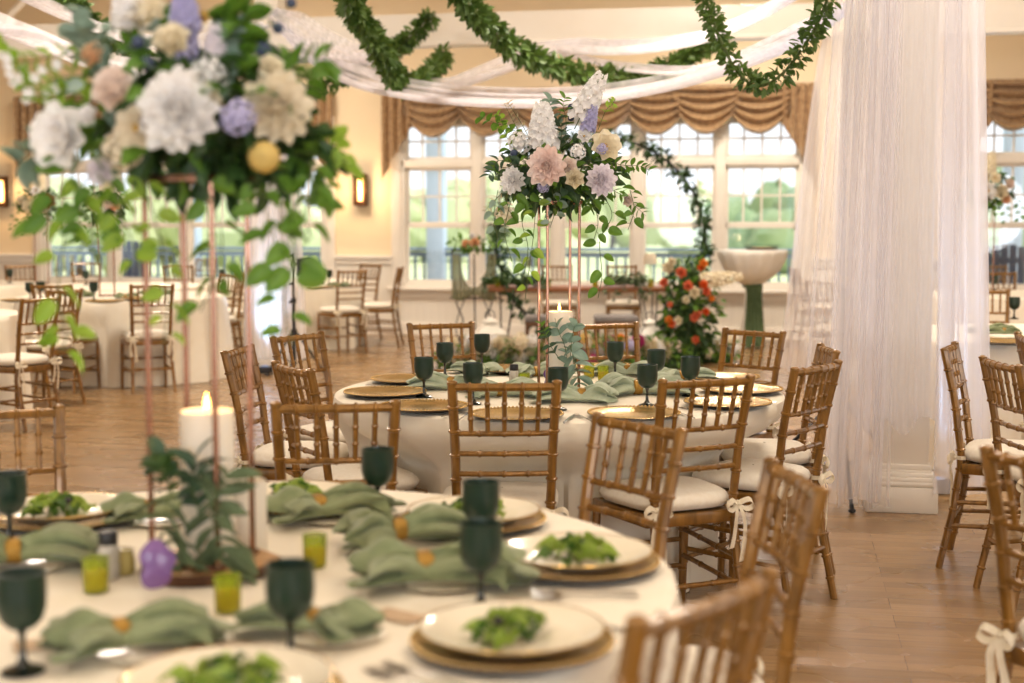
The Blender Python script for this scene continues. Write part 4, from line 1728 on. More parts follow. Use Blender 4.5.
def spire(ln, R, seed=0, n=58):
    """stock or delphinium spike along +Z"""
    b = MB(); rnd = random.Random(seed)
    b.tube([(0, 0, -ln * 0.15), (0, 0, ln)], [0.0025, 0.001], 5, 1)
    for k in range(n):
        v = k / n
        a = k * 2.4
        d = V((math.cos(a), math.sin(a), 0.35))
        r = R * (1 - 0.55 * v ** 2)
        T = frame(V((d.x * r * 0.35, d.y * r * 0.35, v * ln)), d, rnd.uniform(0, 6)) @ Matrix.Rotation(-PI / 2, 4, 'X')
        for q in range(5):
            petal(b, T @ Matrix.Translation((0, 0, r * 0.5)) @ Matrix.Rotation(q * 2 * PI / 5, 4, 'Z') @ Matrix.Rotation(0.45, 4, 'X'), r * 0.62, r * 0.6, 0.2, 0, 0, 0.4, 3)
    return b


def globe(R, seed=0):
    """craspedia or thistle ball"""
    b = MB()
    rows = []
    for i in range(13):
        ph = PI * (0.01 + 0.98 * i / 12)
        row = []
        for j in range(20):
            a = 2 * PI * j / 20
            q = R * (1 + 0.08 * ((i + j) % 2))
            row.append(V((q * math.sin(ph) * math.cos(a), q * math.sin(ph) * math.sin(a), q * math.cos(ph))))
        rows.append(row)
    b.grid(rows, closed=True)
    return b


def aim(d):
    return V(d).to_track_quat('Z', 'Y').to_euler()


def sprig(b, pts, kind, ln, wd, n, rnd, mi_leaf=0, mi_stem=1, r=0.0016, pair=True, curl=0.2):
    """a stem with leaves along it"""
    sp = spline(pts, max(8, n + 2))
    b.tube(sp, [r * (1 - 0.6 * i / len(sp)) for i in range(len(sp))], 5, mi_stem)
    m = len(sp)
    for k in range(n):
        i = 1 + int(k * (m - 2) / max(1, n))
        t = (sp[min(m - 1, i + 1)] - sp[i - 1]).normalized()
        for s in ((-1, 1) if pair else ((-1 if k % 2 else 1),)):
            side = t.cross(V((0.3, 1, 0.4)) if abs(t.y) < 0.9 else V((1, 0, 0))).normalized() * s
            d = (side * 0.85 + t * 0.5 + V((rnd.uniform(-.3, .3), rnd.uniform(-.4, .4), rnd.uniform(-.3, .3)))).normalized()
            f = rnd.uniform(0.75, 1.15)
            leaf_blade(b, frame(sp[i], d, rnd.uniform(-0.9, 0.9)), ln * f, wd * f, curl, 0.15, mi_leaf, kind)


def foliage(name, par, cen, rad, n, ln, wd, kind, mats, seed, lo=-1.0, hi=1.0, out=0.6):
    rnd = random.Random(seed)
    b = MB()
    for k in range(n):
        while True:
            d = V((rnd.uniform(-1, 1), rnd.uniform(-1, 1), rnd.uniform(lo, hi)))
            if 0.15 < d.length < 1:
                break
        p = V((cen[0] + d.x * rad[0], cen[1] + d.y * rad[1], cen[2] + d.z * rad[2]))
        dd = (d.normalized() * out + V((rnd.uniform(-1, 1), rnd.uniform(-1, 1), rnd.uniform(-0.8, 0.6))) * 0.8).normalized()
        f = rnd.uniform(0.7, 1.2)
        leaf_blade(b, frame(p, dd, rnd.uniform(-1.2, 1.2)), ln * f, wd * f, 0.25, 0.2, 0, kind)
        if k % 4 == 0:
            b.tube([V(cen) + (p - V(cen)) * 0.4, p], 0.0014, 4, 1)
    return obj(name, b, mats, par, smooth=80)


def vine(par, name, pts, kind, ln, wd, n, mats, seed, droop=True):
    rnd = random.Random(seed)
    b = MB()
    sp = spline(pts, 24)
    b.tube(sp, 0.0014, 5, 1)
    for k in range(n):
        i = min(22, 1 + int(k * 22 / n))
        s = -1 if k % 2 else 1
        d = V((s * rnd.uniform(0.5, 1.0), rnd.uniform(-0.6, 0.4), rnd.uniform(-0.9, 0.1))).normalized()
        f = rnd.uniform(0.75, 1.2)
        # leaf hangs on a short stalk, its face to the room
        st = sp[i] + d * ln * 0.3
        b.tube([sp[i], st], 0.0009, 4, 1)
        q = frame(st, d, 0)
        up = q.to_3x3() @ V((0, 0, 1))
        roll = 0 if up.y < 0 else PI
        leaf_blade(b, frame(st, d, rnd.uniform(-0.5, 0.5)) @ Matrix.Rotation(-0.9 if up.y > -0.5 else 0.2, 4, 'Y'), ln * f, wd * f, 0.2, 0.18, 0, kind)
    return obj(name, b, mats, par, smooth=80)


KINDS = {
    'dahlia': lambda R, s: (dahlia(R, s), 1), 'rose': lambda R, s: (rose(R, s), 1), 'bloom': lambda R, s: (open_bloom(R, s), 2),
    'hydrangea': lambda R, s: (cluster(R, s), 1), 'craspedia': lambda R, s: (globe(R, s), 1), 'thistle': lambda R, s: (globe(R, s), 1),
}


def bloom(par, origin, kind, px, py, Y, dpx, mat, d=(0, -1, 0.1), seed=0, name=None):
    p = pd(px, py, Y)
    R = dpx / 2 / FPX * Y
    b, nm = KINDS[kind](R, seed)
    mats = [M[mat]] + ([M['yellow_eye']] if nm == 2 else [])
    o = obj(name or {'bloom': 'open_flower', 'hydrangea': 'flower_head'}.get(kind, kind), b, mats, par, loc=p - V(origin), rot=aim(d), smooth=80)
    return o


def spike(par, origin, px0, py0, px1, py1, Y, wpx, mat, seed=0, name='flower_spike'):
    a, c = pd(px0, py0, Y), pd(px1, py1, Y)
    o = obj(name, spire((c - a).length, wpx / 2 / FPX * Y, seed), [M[mat], M['stem']], par, loc=a - V(origin), rot=aim(c - a), smooth=80)
    return o


# ---- the tall arrangement on the near table
S1 = V((T1[0], T1[1], ZT))
slab = thing('wood_slice', 'round bark-edged wood slice under the near copper flower stand', 'wood slice', (S1.x, S1.y, ZT))
b = MB()
rows = []
for z, ex in ((0.0, 0.0), (0.003, 0.004), (0.012, 0.005), (0.019, 0.002), (0.021, -0.002)):
    rows.append([V(((0.132 + ex + 0.006 * math.sin(3 * a + 1) + 0.004 * math.sin(7 * a)) * math.cos(a), (0.128 + ex + 0.006 * math.sin(2 * a)) * math.sin(a), z)) for a in [2 * PI * j / 60 for j in range(60)]])
b.grid(rows, closed=True)
obj('bark', b, M['bark'], slab)
b = MB()
b.add(rows[-1] + [V((0, 0, 0.0215))], [(j, (j + 1) % 60, 60) for j in range(60)])
obj('cut_face', b, M['slab'], slab)
H1 = 0.748
make_stand('copper four-pole flower stand on the near table, holding the blurred bouquet', (S1.x - 0.009, S1.y, ZT + 0.0215), math.radians(-17), H1, 0.071)

FL1 = V((S1.x, S1.y, ZT + 0.0215 + H1 + 0.007))
YB = S1.y
bq = thing('floral_arrangement', 'large blurred bouquet of white and cream flowers on the near copper stand', 'flowers', FL1)
O = FL1
b = MB(); b.lathe([(0.001, 0.0), (0.062, 0.0), (0.064, 0.03), (0.055, 0.075), (0.03, 0.10), (0.001, 0.105)], 20)
obj('moss_base', b, M['leaf_dark'], bq)
foliage('dark_foliage', bq, (0.03, 0, 0.10), (0.21, 0.16, 0.13), 210, 0.065, 0.036, 'oval', [M['leaf_dark'], M['stem']], 1)
foliage('green_foliage', bq, (-0.02, 0, 0.13), (0.27, 0.17, 0.15), 110, 0.06, 0.038, 'oval', [M['leaf'], M['stem']], 2)
foliage('eucalyptus_foliage', bq, (-0.06, 0, 0.17), (0.22, 0.15, 0.17), 80, 0.045, 0.036, 'round', [M['leaf_euc'], M['stem']], 3)
foliage('dark_skirt', bq, (0.10, -0.02, 0.05), (0.17, 0.14, 0.07), 130, 0.06, 0.034, 'oval', [M['leaf_dark'], M['stem']], 4)
for (k, px, py, dy, dp, m_, d, s) in [
        ('dahlia', 182, 113, -0.18, 88, 'white_petal', (-0.15, -1, 0.1), 1),
        ('bloom', 68, 138, -0.10, 74, 'white_petal', (-0.5, -1, 0.1), 2),
        ('rose', 118, 91, -0.15, 44, 'blush_petal', (-0.3, -1, 0.3), 3),
        ('dahlia', 275, 108, -0.12, 74, 'beige_petal', (0.45, -1, 0.1), 4),
        ('craspedia', 264, 157, -0.16, 30, 'yellow_petal', (0, -1, 0), 5),
        ('hydrangea', 238, 118, -0.18, 36, 'lavender_petal', (0.1, -1, 0.1), 6),
        ('rose', 148, 18, -0.05, 38, 'cream_petal', (0, -0.8, 0.7), 7),
        ('rose', 173, 44, -0.12, 36, 'cream_petal', (0, -1, 0.5), 8),
        ('bloom', 133, 18, -0.06, 40, 'white_petal', (-0.3, -0.9, 0.5), 9),
        ('bloom', 138, 128, -0.16, 46, 'beige_petal', (-0.1, -1, 0.0), 10),
        ('rose', 103, 170, -0.12, 28, 'lilac_petal', (-0.2, -1, -0.2), 11),
        ('rose', 90, 116, -0.16, 20, 'white_petal', (-0.3, -1, 0.2), 12),
        ('thistle', 147, 120, -0.19, 13, 'plum_petal', (0, -1, 0), 13),
        ('rose', 96, 58, -0.05, 28, 'peach_petal', (-0.4, -0.9, 0.5), 14),
        ('thistle', 147, 64, -0.12, 14, 'blue_thistle', (0, -1, 0), 15),
        ('thistle', 138, 42, -0.10, 12, 'blue_thistle', (0, -1, 0), 16),
        ('thistle', 263, 49, -0.05, 14, 'blue_thistle', (0, -1, 0), 17),
        ('thistle', 278, 28, -0.03, 11, 'blue_thistle', (0, -1, 0), 18),
        ('thistle', 291, 3, -0.02, 10, 'blue_thistle', (0, -1, 0), 19),
        ('hydrangea', 210, 75, -0.10, 36, 'white_petal', (0.1, -1, 0.4), 20),
        ('bloom', 205, 100, -0.15, 34, 'beige_petal', (0.3, -1, 0.2), 21),
        ('rose', 270, 70, -0.08, 26, 'cream_petal', (0.4, -0.9, 0.4), 22),
        ('hydrangea', 122, 150, -0.12, 40, 'beige_petal', (-0.2, -1, -0.1), 23),
        ('rose', 200, 20, -0.06, 18, 'yellow_petal', (0.1, -0.9, 0.6), 24)]:
    bloom(bq, O, k, px, py, YB + dy, dp, m_, d, s)
spike(bq, O, 186, 30, 183, -10, YB - 0.08, 26, 'lavender_petal', 1)
spike(bq, O, 187, 60, 190, 10, YB - 0.06, 18, 'lavender_petal', 2)
spike(bq, O, 128, 30, 124, -20, YB - 0.05, 26, 'white_petal', 3)
spike(bq, O, 215, 60, 216, 25, YB - 0.06, 20, 'lilac_petal', 4)
for k, (pts, mt) in enumerate([([(110, 60), (60, 55), (20, 62), (-8, 40)], 'white_petal'), ([(100, 75), (58, 78), (30, 88), (14, 60)], 'white_petal')]):
    rnd = random.Random(60 + k)
    b = MB()
    P_ = [pd(x, y, YB - 0.05) - O for x, y in pts]
    sprig(b, P_, 'oval', 0.03, 0.016, 9, rnd, 0, 1)
    sp = spline(P_, 14)
    for i in range(4, 14):
        q = sp[i] + V((rnd.uniform(-.015, .015), rnd.uniform(-.02, .02), -rnd.uniform(0.005, 0.035)))
        T = frame(q, (rnd.uniform(-.4, .4), -1, -0.5)) @ Matrix.Rotation(-PI / 2, 4, 'X')
        for w_ in range(5):
            petal(b, T @ Matrix.Rotation(w_ * 2 * PI / 5, 4, 'Z') @ Matrix.Rotation(0.5, 4, 'X'), 0.013, 0.012, 0.2, 0, 2, 0.4, 3)
    obj('blossom_sprig', b, [M['leaf_lime'], M['stem'], M[mt]], bq, smooth=80)
for k, (pts, m_, kind, ln, wd, n) in enumerate([
        ([(230, 80), (240, 45), (236, 15), (225, 2)], 'leaf', 'heart', 0.075, 0.05, 7),
        ([(250, 90), (242, 50), (250, 15), (240, -15)], 'leaf', 'heart', 0.06, 0.045, 7),
        ([(235, 100), (225, 70), (228, 40), (232, 22)], 'leaf_euc', 'round', 0.045, 0.034, 9),
        ([(110, 80), (92, 50), (80, 34), (74, 22)], 'leaf_euc', 'round', 0.05, 0.034, 8),
        ([(80, 150), (50, 150), (30, 158), (16, 165)], 'leaf_euc', 'oval', 0.055, 0.03, 8),
        ([(100, 110), (70, 92), (55, 98), (40, 110)], 'leaf_lime', 'oval', 0.05, 0.025, 7),
        ([(270, 90), (290, 70), (312, 62), (335, 60)], 'leaf', 'oval', 0.05, 0.028, 6),
        ([(265, 60), (258, 40), (276, 20), (291, 4)], 'leaf_dark', 'lance', 0.02, 0.008, 5),
        ([(300, 130), (322, 140), (338, 150), (345, 175)], 'leaf_lime', 'oval', 0.045, 0.028, 7),
        ([(285, 150), (310, 165), (325, 185), (318, 205)], 'leaf', 'oval', 0.045, 0.03, 8)]):
    b = MB()
    sprig(b, [pd(x, y, YB - 0.06 + 0.02 * (i % 2)) - O for i, (x, y) in enumerate(pts)], kind, ln, wd, n, random.Random(70 + k))
    obj('leafy_sprig', b, [M[m_], M['stem']], bq, smooth=80)
for k, (pts, m_, n, ln) in enumerate([
        ([(88, 150), (62, 190), (50, 215), (38, 232)], 'leaf', 8, 0.055),
        ([(95, 165), (70, 215), (58, 290), (66, 335), (60, 352)], 'leaf_lime', 13, 0.046),
        ([(140, 175), (158, 230), (168, 290), (164, 345)], 'leaf_lime', 11, 0.042),
        ([(200, 170), (222, 235), (214, 280), (200, 312)], 'leaf', 8, 0.058),
        ([(270, 165), (282, 215), (296, 252), (284, 300), (292, 345)], 'leaf', 12, 0.052),
        ([(255, 165), (262, 200), (275, 240), (278, 276)], 'leaf', 8, 0.05),
        ([(310, 160), (314, 190), (306, 215), (312, 240)], 'leaf', 8, 0.048),
        ([(120, 170), (118, 205), (132, 240), (140, 268)], 'leaf_lime', 8, 0.045),
        ([(105, 170), (85, 205), (92, 235), (78, 250)], 'leaf', 9, 0.052)]):
    vine(bq, 'trailing_vine', [pd(x, y, YB - 0.10 - 0.01 * (k % 3)) - O for x, y in pts], 'heart', ln, ln * 0.66, n, [M[m_], M['stem']], 90 + k)


def pillar(label, p, r, h, group=None, lit=True):
    t = thing('pillar_candle', label, 'candle', p, 0, group)
    b = MB()
    b.lathe([(r * 0.97, 0), (r, 0.004), (r, h - 0.006), (r * 0.96, h), (r * 0.82, h - 0.006), (r * 0.5, h - 0.012), (0.002, h - 0.013)], 40)
    obj('wax', b, M['wax'], t)
    b = MB(); b.tube([(0, 0, h - 0.014), (0.001, 0, h + 0.003)], 0.0014, 6)
    obj('wick', b, M['black'], t)
    if not lit:
        return t
    b = MB()
    b.lathe([(0.0015, 0), (0.0055, 0.006), (0.0062, 0.012), (0.004, 0.022), (0.0008, 0.034)], 14, Matrix.Translation((0, 0, h + 0.001)))
    obj('flame', b, M['flame'], t)
    ld = bpy.data.lights.new('candle_light', 'POINT'); ld.energy = 0.5; ld.color = (1, 0.6, 0.25); ld.shadow_soft_size = 0.01
    lo = bpy.data.objects.new('candle_light', ld); C.objects.link(lo); lo.location = V(p) + V((0, 0, h + 0.05))
    return t


zt1 = ZT + 0.0225
pillar('tall white pillar candle, lit, inside the near copper stand', (S1.x + 0.018 - 0.015, S1.y, zt1), 0.052, 0.296)
p = pz(241, 566, ZT)
pillar('short white pillar candle half behind the right pole of the near copper stand', (p.x - 0.012, p.y + 0.13, ZT), 0.042, 0.15, None, False)


def agate(label, p, h, rz):
    rnd = random.Random(9)
    b = MB()
    n = 40
    out = []
    for j in range(n):
        a = 2 * PI * j / n
        r = h / 2 * (0.78 + 0.16 * math.cos(2 * a) * -1 + 0.07 * math.sin(3 * a + 1) + 0.05 * math.sin(5 * a))
        out.append((r * math.cos(a), r * math.sin(a) + h * 0.47))
    for d, sc in ((-0.004, 0.96), (-0.003, 1.0), (0.003, 1.0), (0.004, 0.96)):
        pass
    rows = [[V((x * sc, d, (z - h * 0.47) * sc + h * 0.47)) for x, z in out] for d, sc in ((-0.004, 0.02), (-0.004, 0.96), (-0.003, 1.0), (0.003, 1.0), (0.004, 0.96), (0.004, 0.02))]
    b.grid(rows, closed=True)
    o = obj('agate_slice', b, M['agate'], loc=p, rot=(math.radians(-8), 0, rz))
    return tag(o, label, 'table sign')


p = pz(157, 590, ZT + 0.02)
agate('purple stone slice leaning on the near copper stand', (p.x, p.y - 0.0, ZT + 0.022), 0.095, 0.1)

t = thing('eucalyptus_spray', 'grey-green leaf spray wrapped round the pillar candle on the near table', 'greenery', (S1.x, S1.y, zt1))
O = V((S1.x, S1.y, zt1))
for k, (pts, m_, kind, ln, wd, n) in enumerate([
        ([(205, 520), (190, 490), (170, 470), (150, 455)], 'leaf_euc_dark', 'round', 0.05, 0.036, 6),
        ([(200, 520), (192, 480), (196, 460), (187, 450)], 'leaf_euc_dark', 'lance', 0.07, 0.026, 5),
        ([(205, 515), (218, 500), (225, 480), (228, 465)], 'leaf_lamb', 'lance', 0.07, 0.03, 5),
        ([(170, 490), (165, 520), (172, 550), (180, 575)], 'leaf_lamb', 'lance', 0.075, 0.034, 6),
        ([(215, 490), (212, 520), (222, 545), (218, 570)], 'leaf_lamb', 'lance', 0.075, 0.036, 6),
        ([(175, 500), (168, 480), (162, 465), (158, 450)], 'leaf_dark', 'oval', 0.045, 0.025, 5)]):
    b = MB()
    sprig(b, [pd(x, y, S1.y - 0.075 - 0.008 * k) - O for x, y in pts], kind, ln, wd, n, random.Random(170 + k))
    obj('leafy_stem', b, [M[m_], M['stem']], t, smooth=80)

# ---- the tall arrangement on the middle table
S2 = V((T2[0], T2[1] - 0.02, ZT))
make_stand('copper four-pole flower stand in focus on the middle table', (S2.x, S2.y, ZT), math.radians(14), 0.765)
FL2 = V((S2.x, S2.y, ZT + 0.765 + 0.007))
O = FL2
YB = S2.y
bq = thing('floral_arrangement', 'sharp bouquet with a blush pink dahlia on the middle copper stand', 'flowers', FL2)
b = MB(); b.lathe([(0.001, 0.0), (0.062, 0.0), (0.064, 0.03), (0.055, 0.075), (0.03, 0.10), (0.001, 0.105)], 20)
obj('moss_base', b, M['leaf_dark'], bq)
foliage('dark_foliage', bq, (0.02, 0, 0.10), (0.24, 0.17, 0.13), 240, 0.055, 0.028, 'oval', [M['leaf_dark'], M['stem']], 31)
foliage('green_foliage', bq, (0.0, 0, 0.10), (0.27, 0.18, 0.16), 150, 0.05, 0.028, 'oval', [M['leaf'], M['stem']], 32)
foliage('eucalyptus_foliage', bq, (-0.04, 0, 0.10), (0.22, 0.16, 0.14), 90, 0.044, 0.036, 'round', [M['leaf_euc_dark'], M['stem']], 33)
for (k, px, py, dy, dp, m_, d, s) in [
        ('dahlia', 547, 167, -0.19, 42, 'pink_petal', (-0.15, -1, 0.1), 1),
        ('rose', 568, 166, -0.17, 17, 'blush_petal', (0.2, -1, 0.1), 2),
        ('rose', 574, 179, -0.18, 19, 'cream_petal', (0.1, -1, 0.1), 3),
        ('dahlia', 600, 180, -0.16, 33, 'lilac_petal', (0.25, -1, 0.0), 4),
        ('bloom', 604, 147, -0.10, 34, 'cream_petal', (0.3, -1, 0.3), 5),
        ('hydrangea', 602, 149, -0.17, 11, 'lavender_petal', (0.2, -1, 0.2), 6),
        ('dahlia', 514, 180, -0.12, 28, 'white_petal', (-0.5, -1, -0.1), 7),
        ('hydrangea', 543, 187, -0.17, 12, 'lavender_petal', (0, -1, -0.1), 8),
        ('hydrangea', 519, 143, -0.06, 24, 'white_petal', (-0.4, -1, 0.3), 9),
        ('hydrangea', 578, 152, -0.14, 16, 'white_petal', (0, -1, 0.2), 10),
        ('thistle', 514, 153, -0.10, 7, 'blue_thistle', (0, -1, 0), 11),
        ('thistle', 571, 118, -0.06, 6, 'blue_thistle', (0, -1, 0), 12),
        ('thistle', 571, 107, -0.05, 6, 'blue_thistle', (0, -1, 0), 13),
        ('bloom', 584, 137, -0.10, 16, 'white_petal', (0.1, -1, 0.4), 14),
        ('rose', 627, 200, -0.10, 12, 'blush_petal', (0.4, -1, -0.2), 15),
        ('hydrangea', 506, 214, -0.08, 22, 'cream_petal', (-0.4, -1, -0.3), 16)]:
    bloom(bq, O, k, px, py, YB + dy, dp, m_, d, s)
spike(bq, O, 544, 150, 542, 104, YB - 0.08, 26, 'white_petal', 11)
spike(bq, O, 578, 122, 602, 74, YB - 0.06, 22, 'white_petal', 12)
spike(bq, O, 587, 132, 594, 106, YB - 0.09, 13, 'lavender_petal', 13)
for k, (pts, m_, kind, ln, wd, n) in enumerate([
        ([(560, 145), (556, 125), (549, 108), (552, 98)], 'leaf_euc', 'round', 0.045, 0.036, 6),
        ([(565, 140), (566, 120), (563, 105), (566, 95)], 'leaf', 'oval', 0.035, 0.016, 7),
        ([(530, 150), (518, 130), (510, 115), (504, 103)], 'wheat', 'lance', 0.024, 0.006, 10),
        ([(535, 150), (524, 128), (514, 112), (506, 100)], 'wheat', 'lance', 0.024, 0.006, 10),
        ([(528, 140), (510, 128), (492, 122), (476, 115)], 'leaf', 'round', 0.036, 0.028, 6),
        ([(520, 150), (505, 135), (502, 120), (496, 112)], 'leaf_lime', 'round', 0.030, 0.024, 6),
        ([(520, 165), (500, 160), (492, 170), (488, 178)], 'leaf_euc_dark', 'oval', 0.04, 0.022, 7),
        ([(598, 130), (606, 110), (612, 105), (616, 98)], 'leaf_lime', 'oval', 0.03, 0.016, 6),
        ([(605, 160), (622, 165), (640, 166), (652, 172)], 'leaf', 'oval', 0.036, 0.018, 9),
        ([(600, 185), (622, 195), (634, 205), (646, 216)], 'leaf', 'lance', 0.036, 0.012, 9),
        ([(515, 180), (500, 195), (490, 205), (484, 212)], 'wheat', 'lance', 0.024, 0.006, 9),
        ([(560, 150), (562, 130), (558, 122), (560, 112)], 'leaf_euc_dark', 'round', 0.04, 0.032, 5)]):
    b = MB()
    sprig(b, [pd(x, y, YB - 0.05 - 0.012 * (k % 4)) - O for x, y in pts], kind, ln, wd, n, random.Random(270 + k))
    obj('leafy_sprig', b, [M[m_], M['stem']], bq, smooth=80)
for k, (pts, m_, n, ln) in enumerate([
        ([(530, 190), (522, 220), (528, 250), (520, 292)], 'leaf', 9, 0.052),
        ([(536, 200), (534, 230), (530, 262), (525, 300)], 'leaf_lime', 8, 0.044),
        ([(515, 190), (508, 212), (505, 235), (512, 262)], 'leaf', 7, 0.048),
        ([(600, 190), (612, 215), (600, 240), (602, 275), (598, 298)], 'leaf', 10, 0.05),
        ([(590, 195), (598, 220), (594, 240)], 'leaf', 5, 0.05),
        ([(630, 190), (634, 210), (628, 230)], 'leaf', 6, 0.045),
        ([(552, 190), (555, 210), (550, 228)], 'leaf_euc', 6, 0.042),
        ([(498, 190), (494, 215), (498, 240)], 'leaf_euc', 7, 0.04)]):
    vine(bq, 'trailing_vine', [pd(x, y, YB - 0.10 - 0.01 * (k % 3)) - O for x, y in pts], 'heart', ln, ln * 0.66, n, [M[m_], M['stem']], 290 + k)
pillar('tall white pillar candle inside the copper stand on the middle table', (S2.x + 0.002, S2.y, ZT), 0.055, 0.325)
p = pz(552, 392, ZT)
agate('purple stone slice at the foot of the middle copper stand', (p.x, p.y + 0.1, ZT + 0.001), 0.10, -0.1)
t = thing('eucalyptus_spray', 'silver-dollar leaf spray against the pillar candle on the middle table', 'greenery', S2)
O = V(S2)
for k, (pts, m_, kind, ln, wd, n) in enumerate([
        ([(568, 375), (566, 350), (558, 330), (555, 318)], 'leaf_euc', 'round', 0.05, 0.042, 5),
        ([(570, 360), (572, 340), (574, 328), (580, 320)], 'leaf_euc', 'round', 0.048, 0.040, 4),
        ([(560, 360), (550, 345), (545, 335), (543, 325)], 'leaf_euc_dark', 'round', 0.042, 0.034, 4),
        ([(570, 345), (574, 360), (578, 375), (580, 390)], 'leaf_euc', 'oval', 0.07, 0.042, 6),
        ([(548, 340), (544, 330), (541, 325), (540, 316)], 'leaf', 'oval', 0.03, 0.014, 4)]):
    b = MB()
    sprig(b, [pd(x, y, S2.y - 0.085 - 0.008 * k) - O for x, y in pts], kind, ln, wd, n, random.Random(370 + k))
    obj('leafy_stem', b, [M[m_], M['stem']], t, smooth=80)


# ---- far tall arrangements
def far_arrangement(label, slabel, px, py, Y, table_z, wpx, main, seed):
    c = pd(px, py, Y)
    top = c.z - 0.09
    make_stand(slabel, (c.x, Y, table_z), 0.3, top - table_z, 0.066)
    O = V((c.x, Y, top + 0.007))
    t = thing('floral_arrangement', label, 'flowers', O, 0)
    w_ = wpx / 2 / FPX * Y
    b = MB(); b.lathe([(0.001, 0.0), (0.062, 0.0), (0.064, 0.03), (0.05, 0.08), (0.001, 0.10)], 16)
    obj('moss_base', b, M['leaf_dark'], t)
    foliage('dark_foliage', t, (0, 0, 0.09), (w_, w_ * 0.8, 0.17), 200, 0.06, 0.035, 'oval', [M['leaf_dark'], M['stem']], seed)
    foliage('green_foliage', t, (0, 0, 0.10), (w_ * 1.1, w_ * 0.8, 0.2), 60, 0.06, 0.035, 'oval', [M['leaf'], M['stem']], seed + 1)
    rnd = random.Random(seed)
    for i, (dx, dz, R, kind, m_) in enumerate(main):
        bb, nm = KINDS[kind](R, i)
        obj({'bloom': 'open_flower', 'hydrangea': 'flower_head'}.get(kind, kind), bb, [M[m_]] + ([M['yellow_eye']] if nm == 2 else []), t,
            loc=(dx, -w_ * 0.75 + abs(dx) * 0.3, 0.09 + dz), rot=aim((dx, -1, 0.1)), smooth=80)
    obj('flower_spike', spire(0.24, 0.05, seed), [M['cream_petal'], M['stem']], t, loc=(0.02, -0.05, 0.2), rot=aim((0.1, 0, 1)))
    for i in range(5):
        x = (i - 2) * w_ * 0.45
        vine(t, 'trailing_vine', [V((x, -w_ * 0.6, 0.0)), V((x * 1.15, -w_ * 0.7, -0.12)), V((x * 1.1, -w_ * 0.65, -0.22 - 0.04 * (i % 2)))], 'heart', 0.05, 0.035, 6, [M['leaf'], M['stem']], seed + 10 + i)
    return t


far_arrangement('small dark bouquet with cream and rust roses beside the left wall lamp', 'copper stand of the small bouquet beside the left wall lamp', 40, 205, 15.9, ZT, 44,
                [(-0.06, -0.02, 0.07, 'rose', 'cream_petal'), (0.04, 0.0, 0.065, 'rose', 'cream_petal'), (0.15, 0.03, 0.075, 'rose', 'rust_petal'), (-0.15, 0.05, 0.05, 'rose', 'cream_petal'), (0.09, -0.05, 0.05, 'rose', 'blush_petal'), (0.02, 0.15, 0.06, 'bloom', 'white_petal')], 500)
far_arrangement('small bouquet on tall poles over the full round table at left', 'copper stand rising from the full round table at left', 105, 207, 13.2, ZT, 40,
                [(-0.06, 0.02, 0.06, 'rose', 'cream_petal'), (0.06, 0.03, 0.06, 'rose', 'blush_petal'), (0.0, -0.04, 0.05, 'bloom', 'white_petal'), (0.12, 0.0, 0.045, 'rose', 'peach_petal')], 520)
far_arrangement('bouquet of cream roses at the right edge, in front of the window', 'copper stand at the right edge, partly behind the tulle', 985, 190, 13.6, ZT, 56,
                [(-0.04, -0.02, 0.09, 'bloom', 'white_petal'), (0.08, -0.03, 0.07, 'rose', 'cream_petal'), (-0.10, 0.10, 0.07, 'rose', 'cream_petal'), (0.02, 0.10, 0.06, 'bloom', 'cream_petal'), (0.17, 0.05, 0.05, 'rose', 'blush_petal'), (0.14, -0.1, 0.045, 'rose', 'peach_petal')], 540)
# ------------------------------------------------------------------ leafy garlands
def garland(label, ctrl, rad, seed, mat='garland_leaf', ln=0.075):
    """ctrl: list of (px, py, Y)"""
    rnd = random.Random(seed)
    P_ = [pd(*c) for c in ctrl]
    sp = spline(P_, 90)
    L_ = sum((sp[i + 1] - sp[i]).length for i in range(89))
    t = thing('leaf_garland', label, 'garland', P_[len(P_) // 2], 0, 'leafy garlands hung from the beams')
    O = P_[len(P_) // 2]
    b = MB(); b.tube([p - O for p in sp], 0.008, 6)
    obj('cord', b, M['stem'], t)
    b = MB()
    n = int(L_ * 430)
    for k in range(n):
        f = rnd.random() * 88
        i = int(f)
        p = sp[i].lerp(sp[i + 1], f - i) - O
        tan = (sp[i + 1] - sp[i]).normalized()
        d = V((rnd.gauss(0, 1), rnd.gauss(0, 1), rnd.gauss(0, 1)))
        d = (d - tan * d.dot(tan)).normalized()
        r = rad * rnd.uniform(0.05, 0.8)
        leaf_blade(b, frame(p + d * r, d + tan * rnd.uniform(-0.8, 0.8), rnd.uniform(-1.5, 1.5)), ln * rnd.uniform(0.7, 1.25), ln * rnd.uniform(0.45, 0.62), 0.25, 0.15, 0, 'oval')
    obj('leaves', b, M[mat], t, smooth=80)
    return t


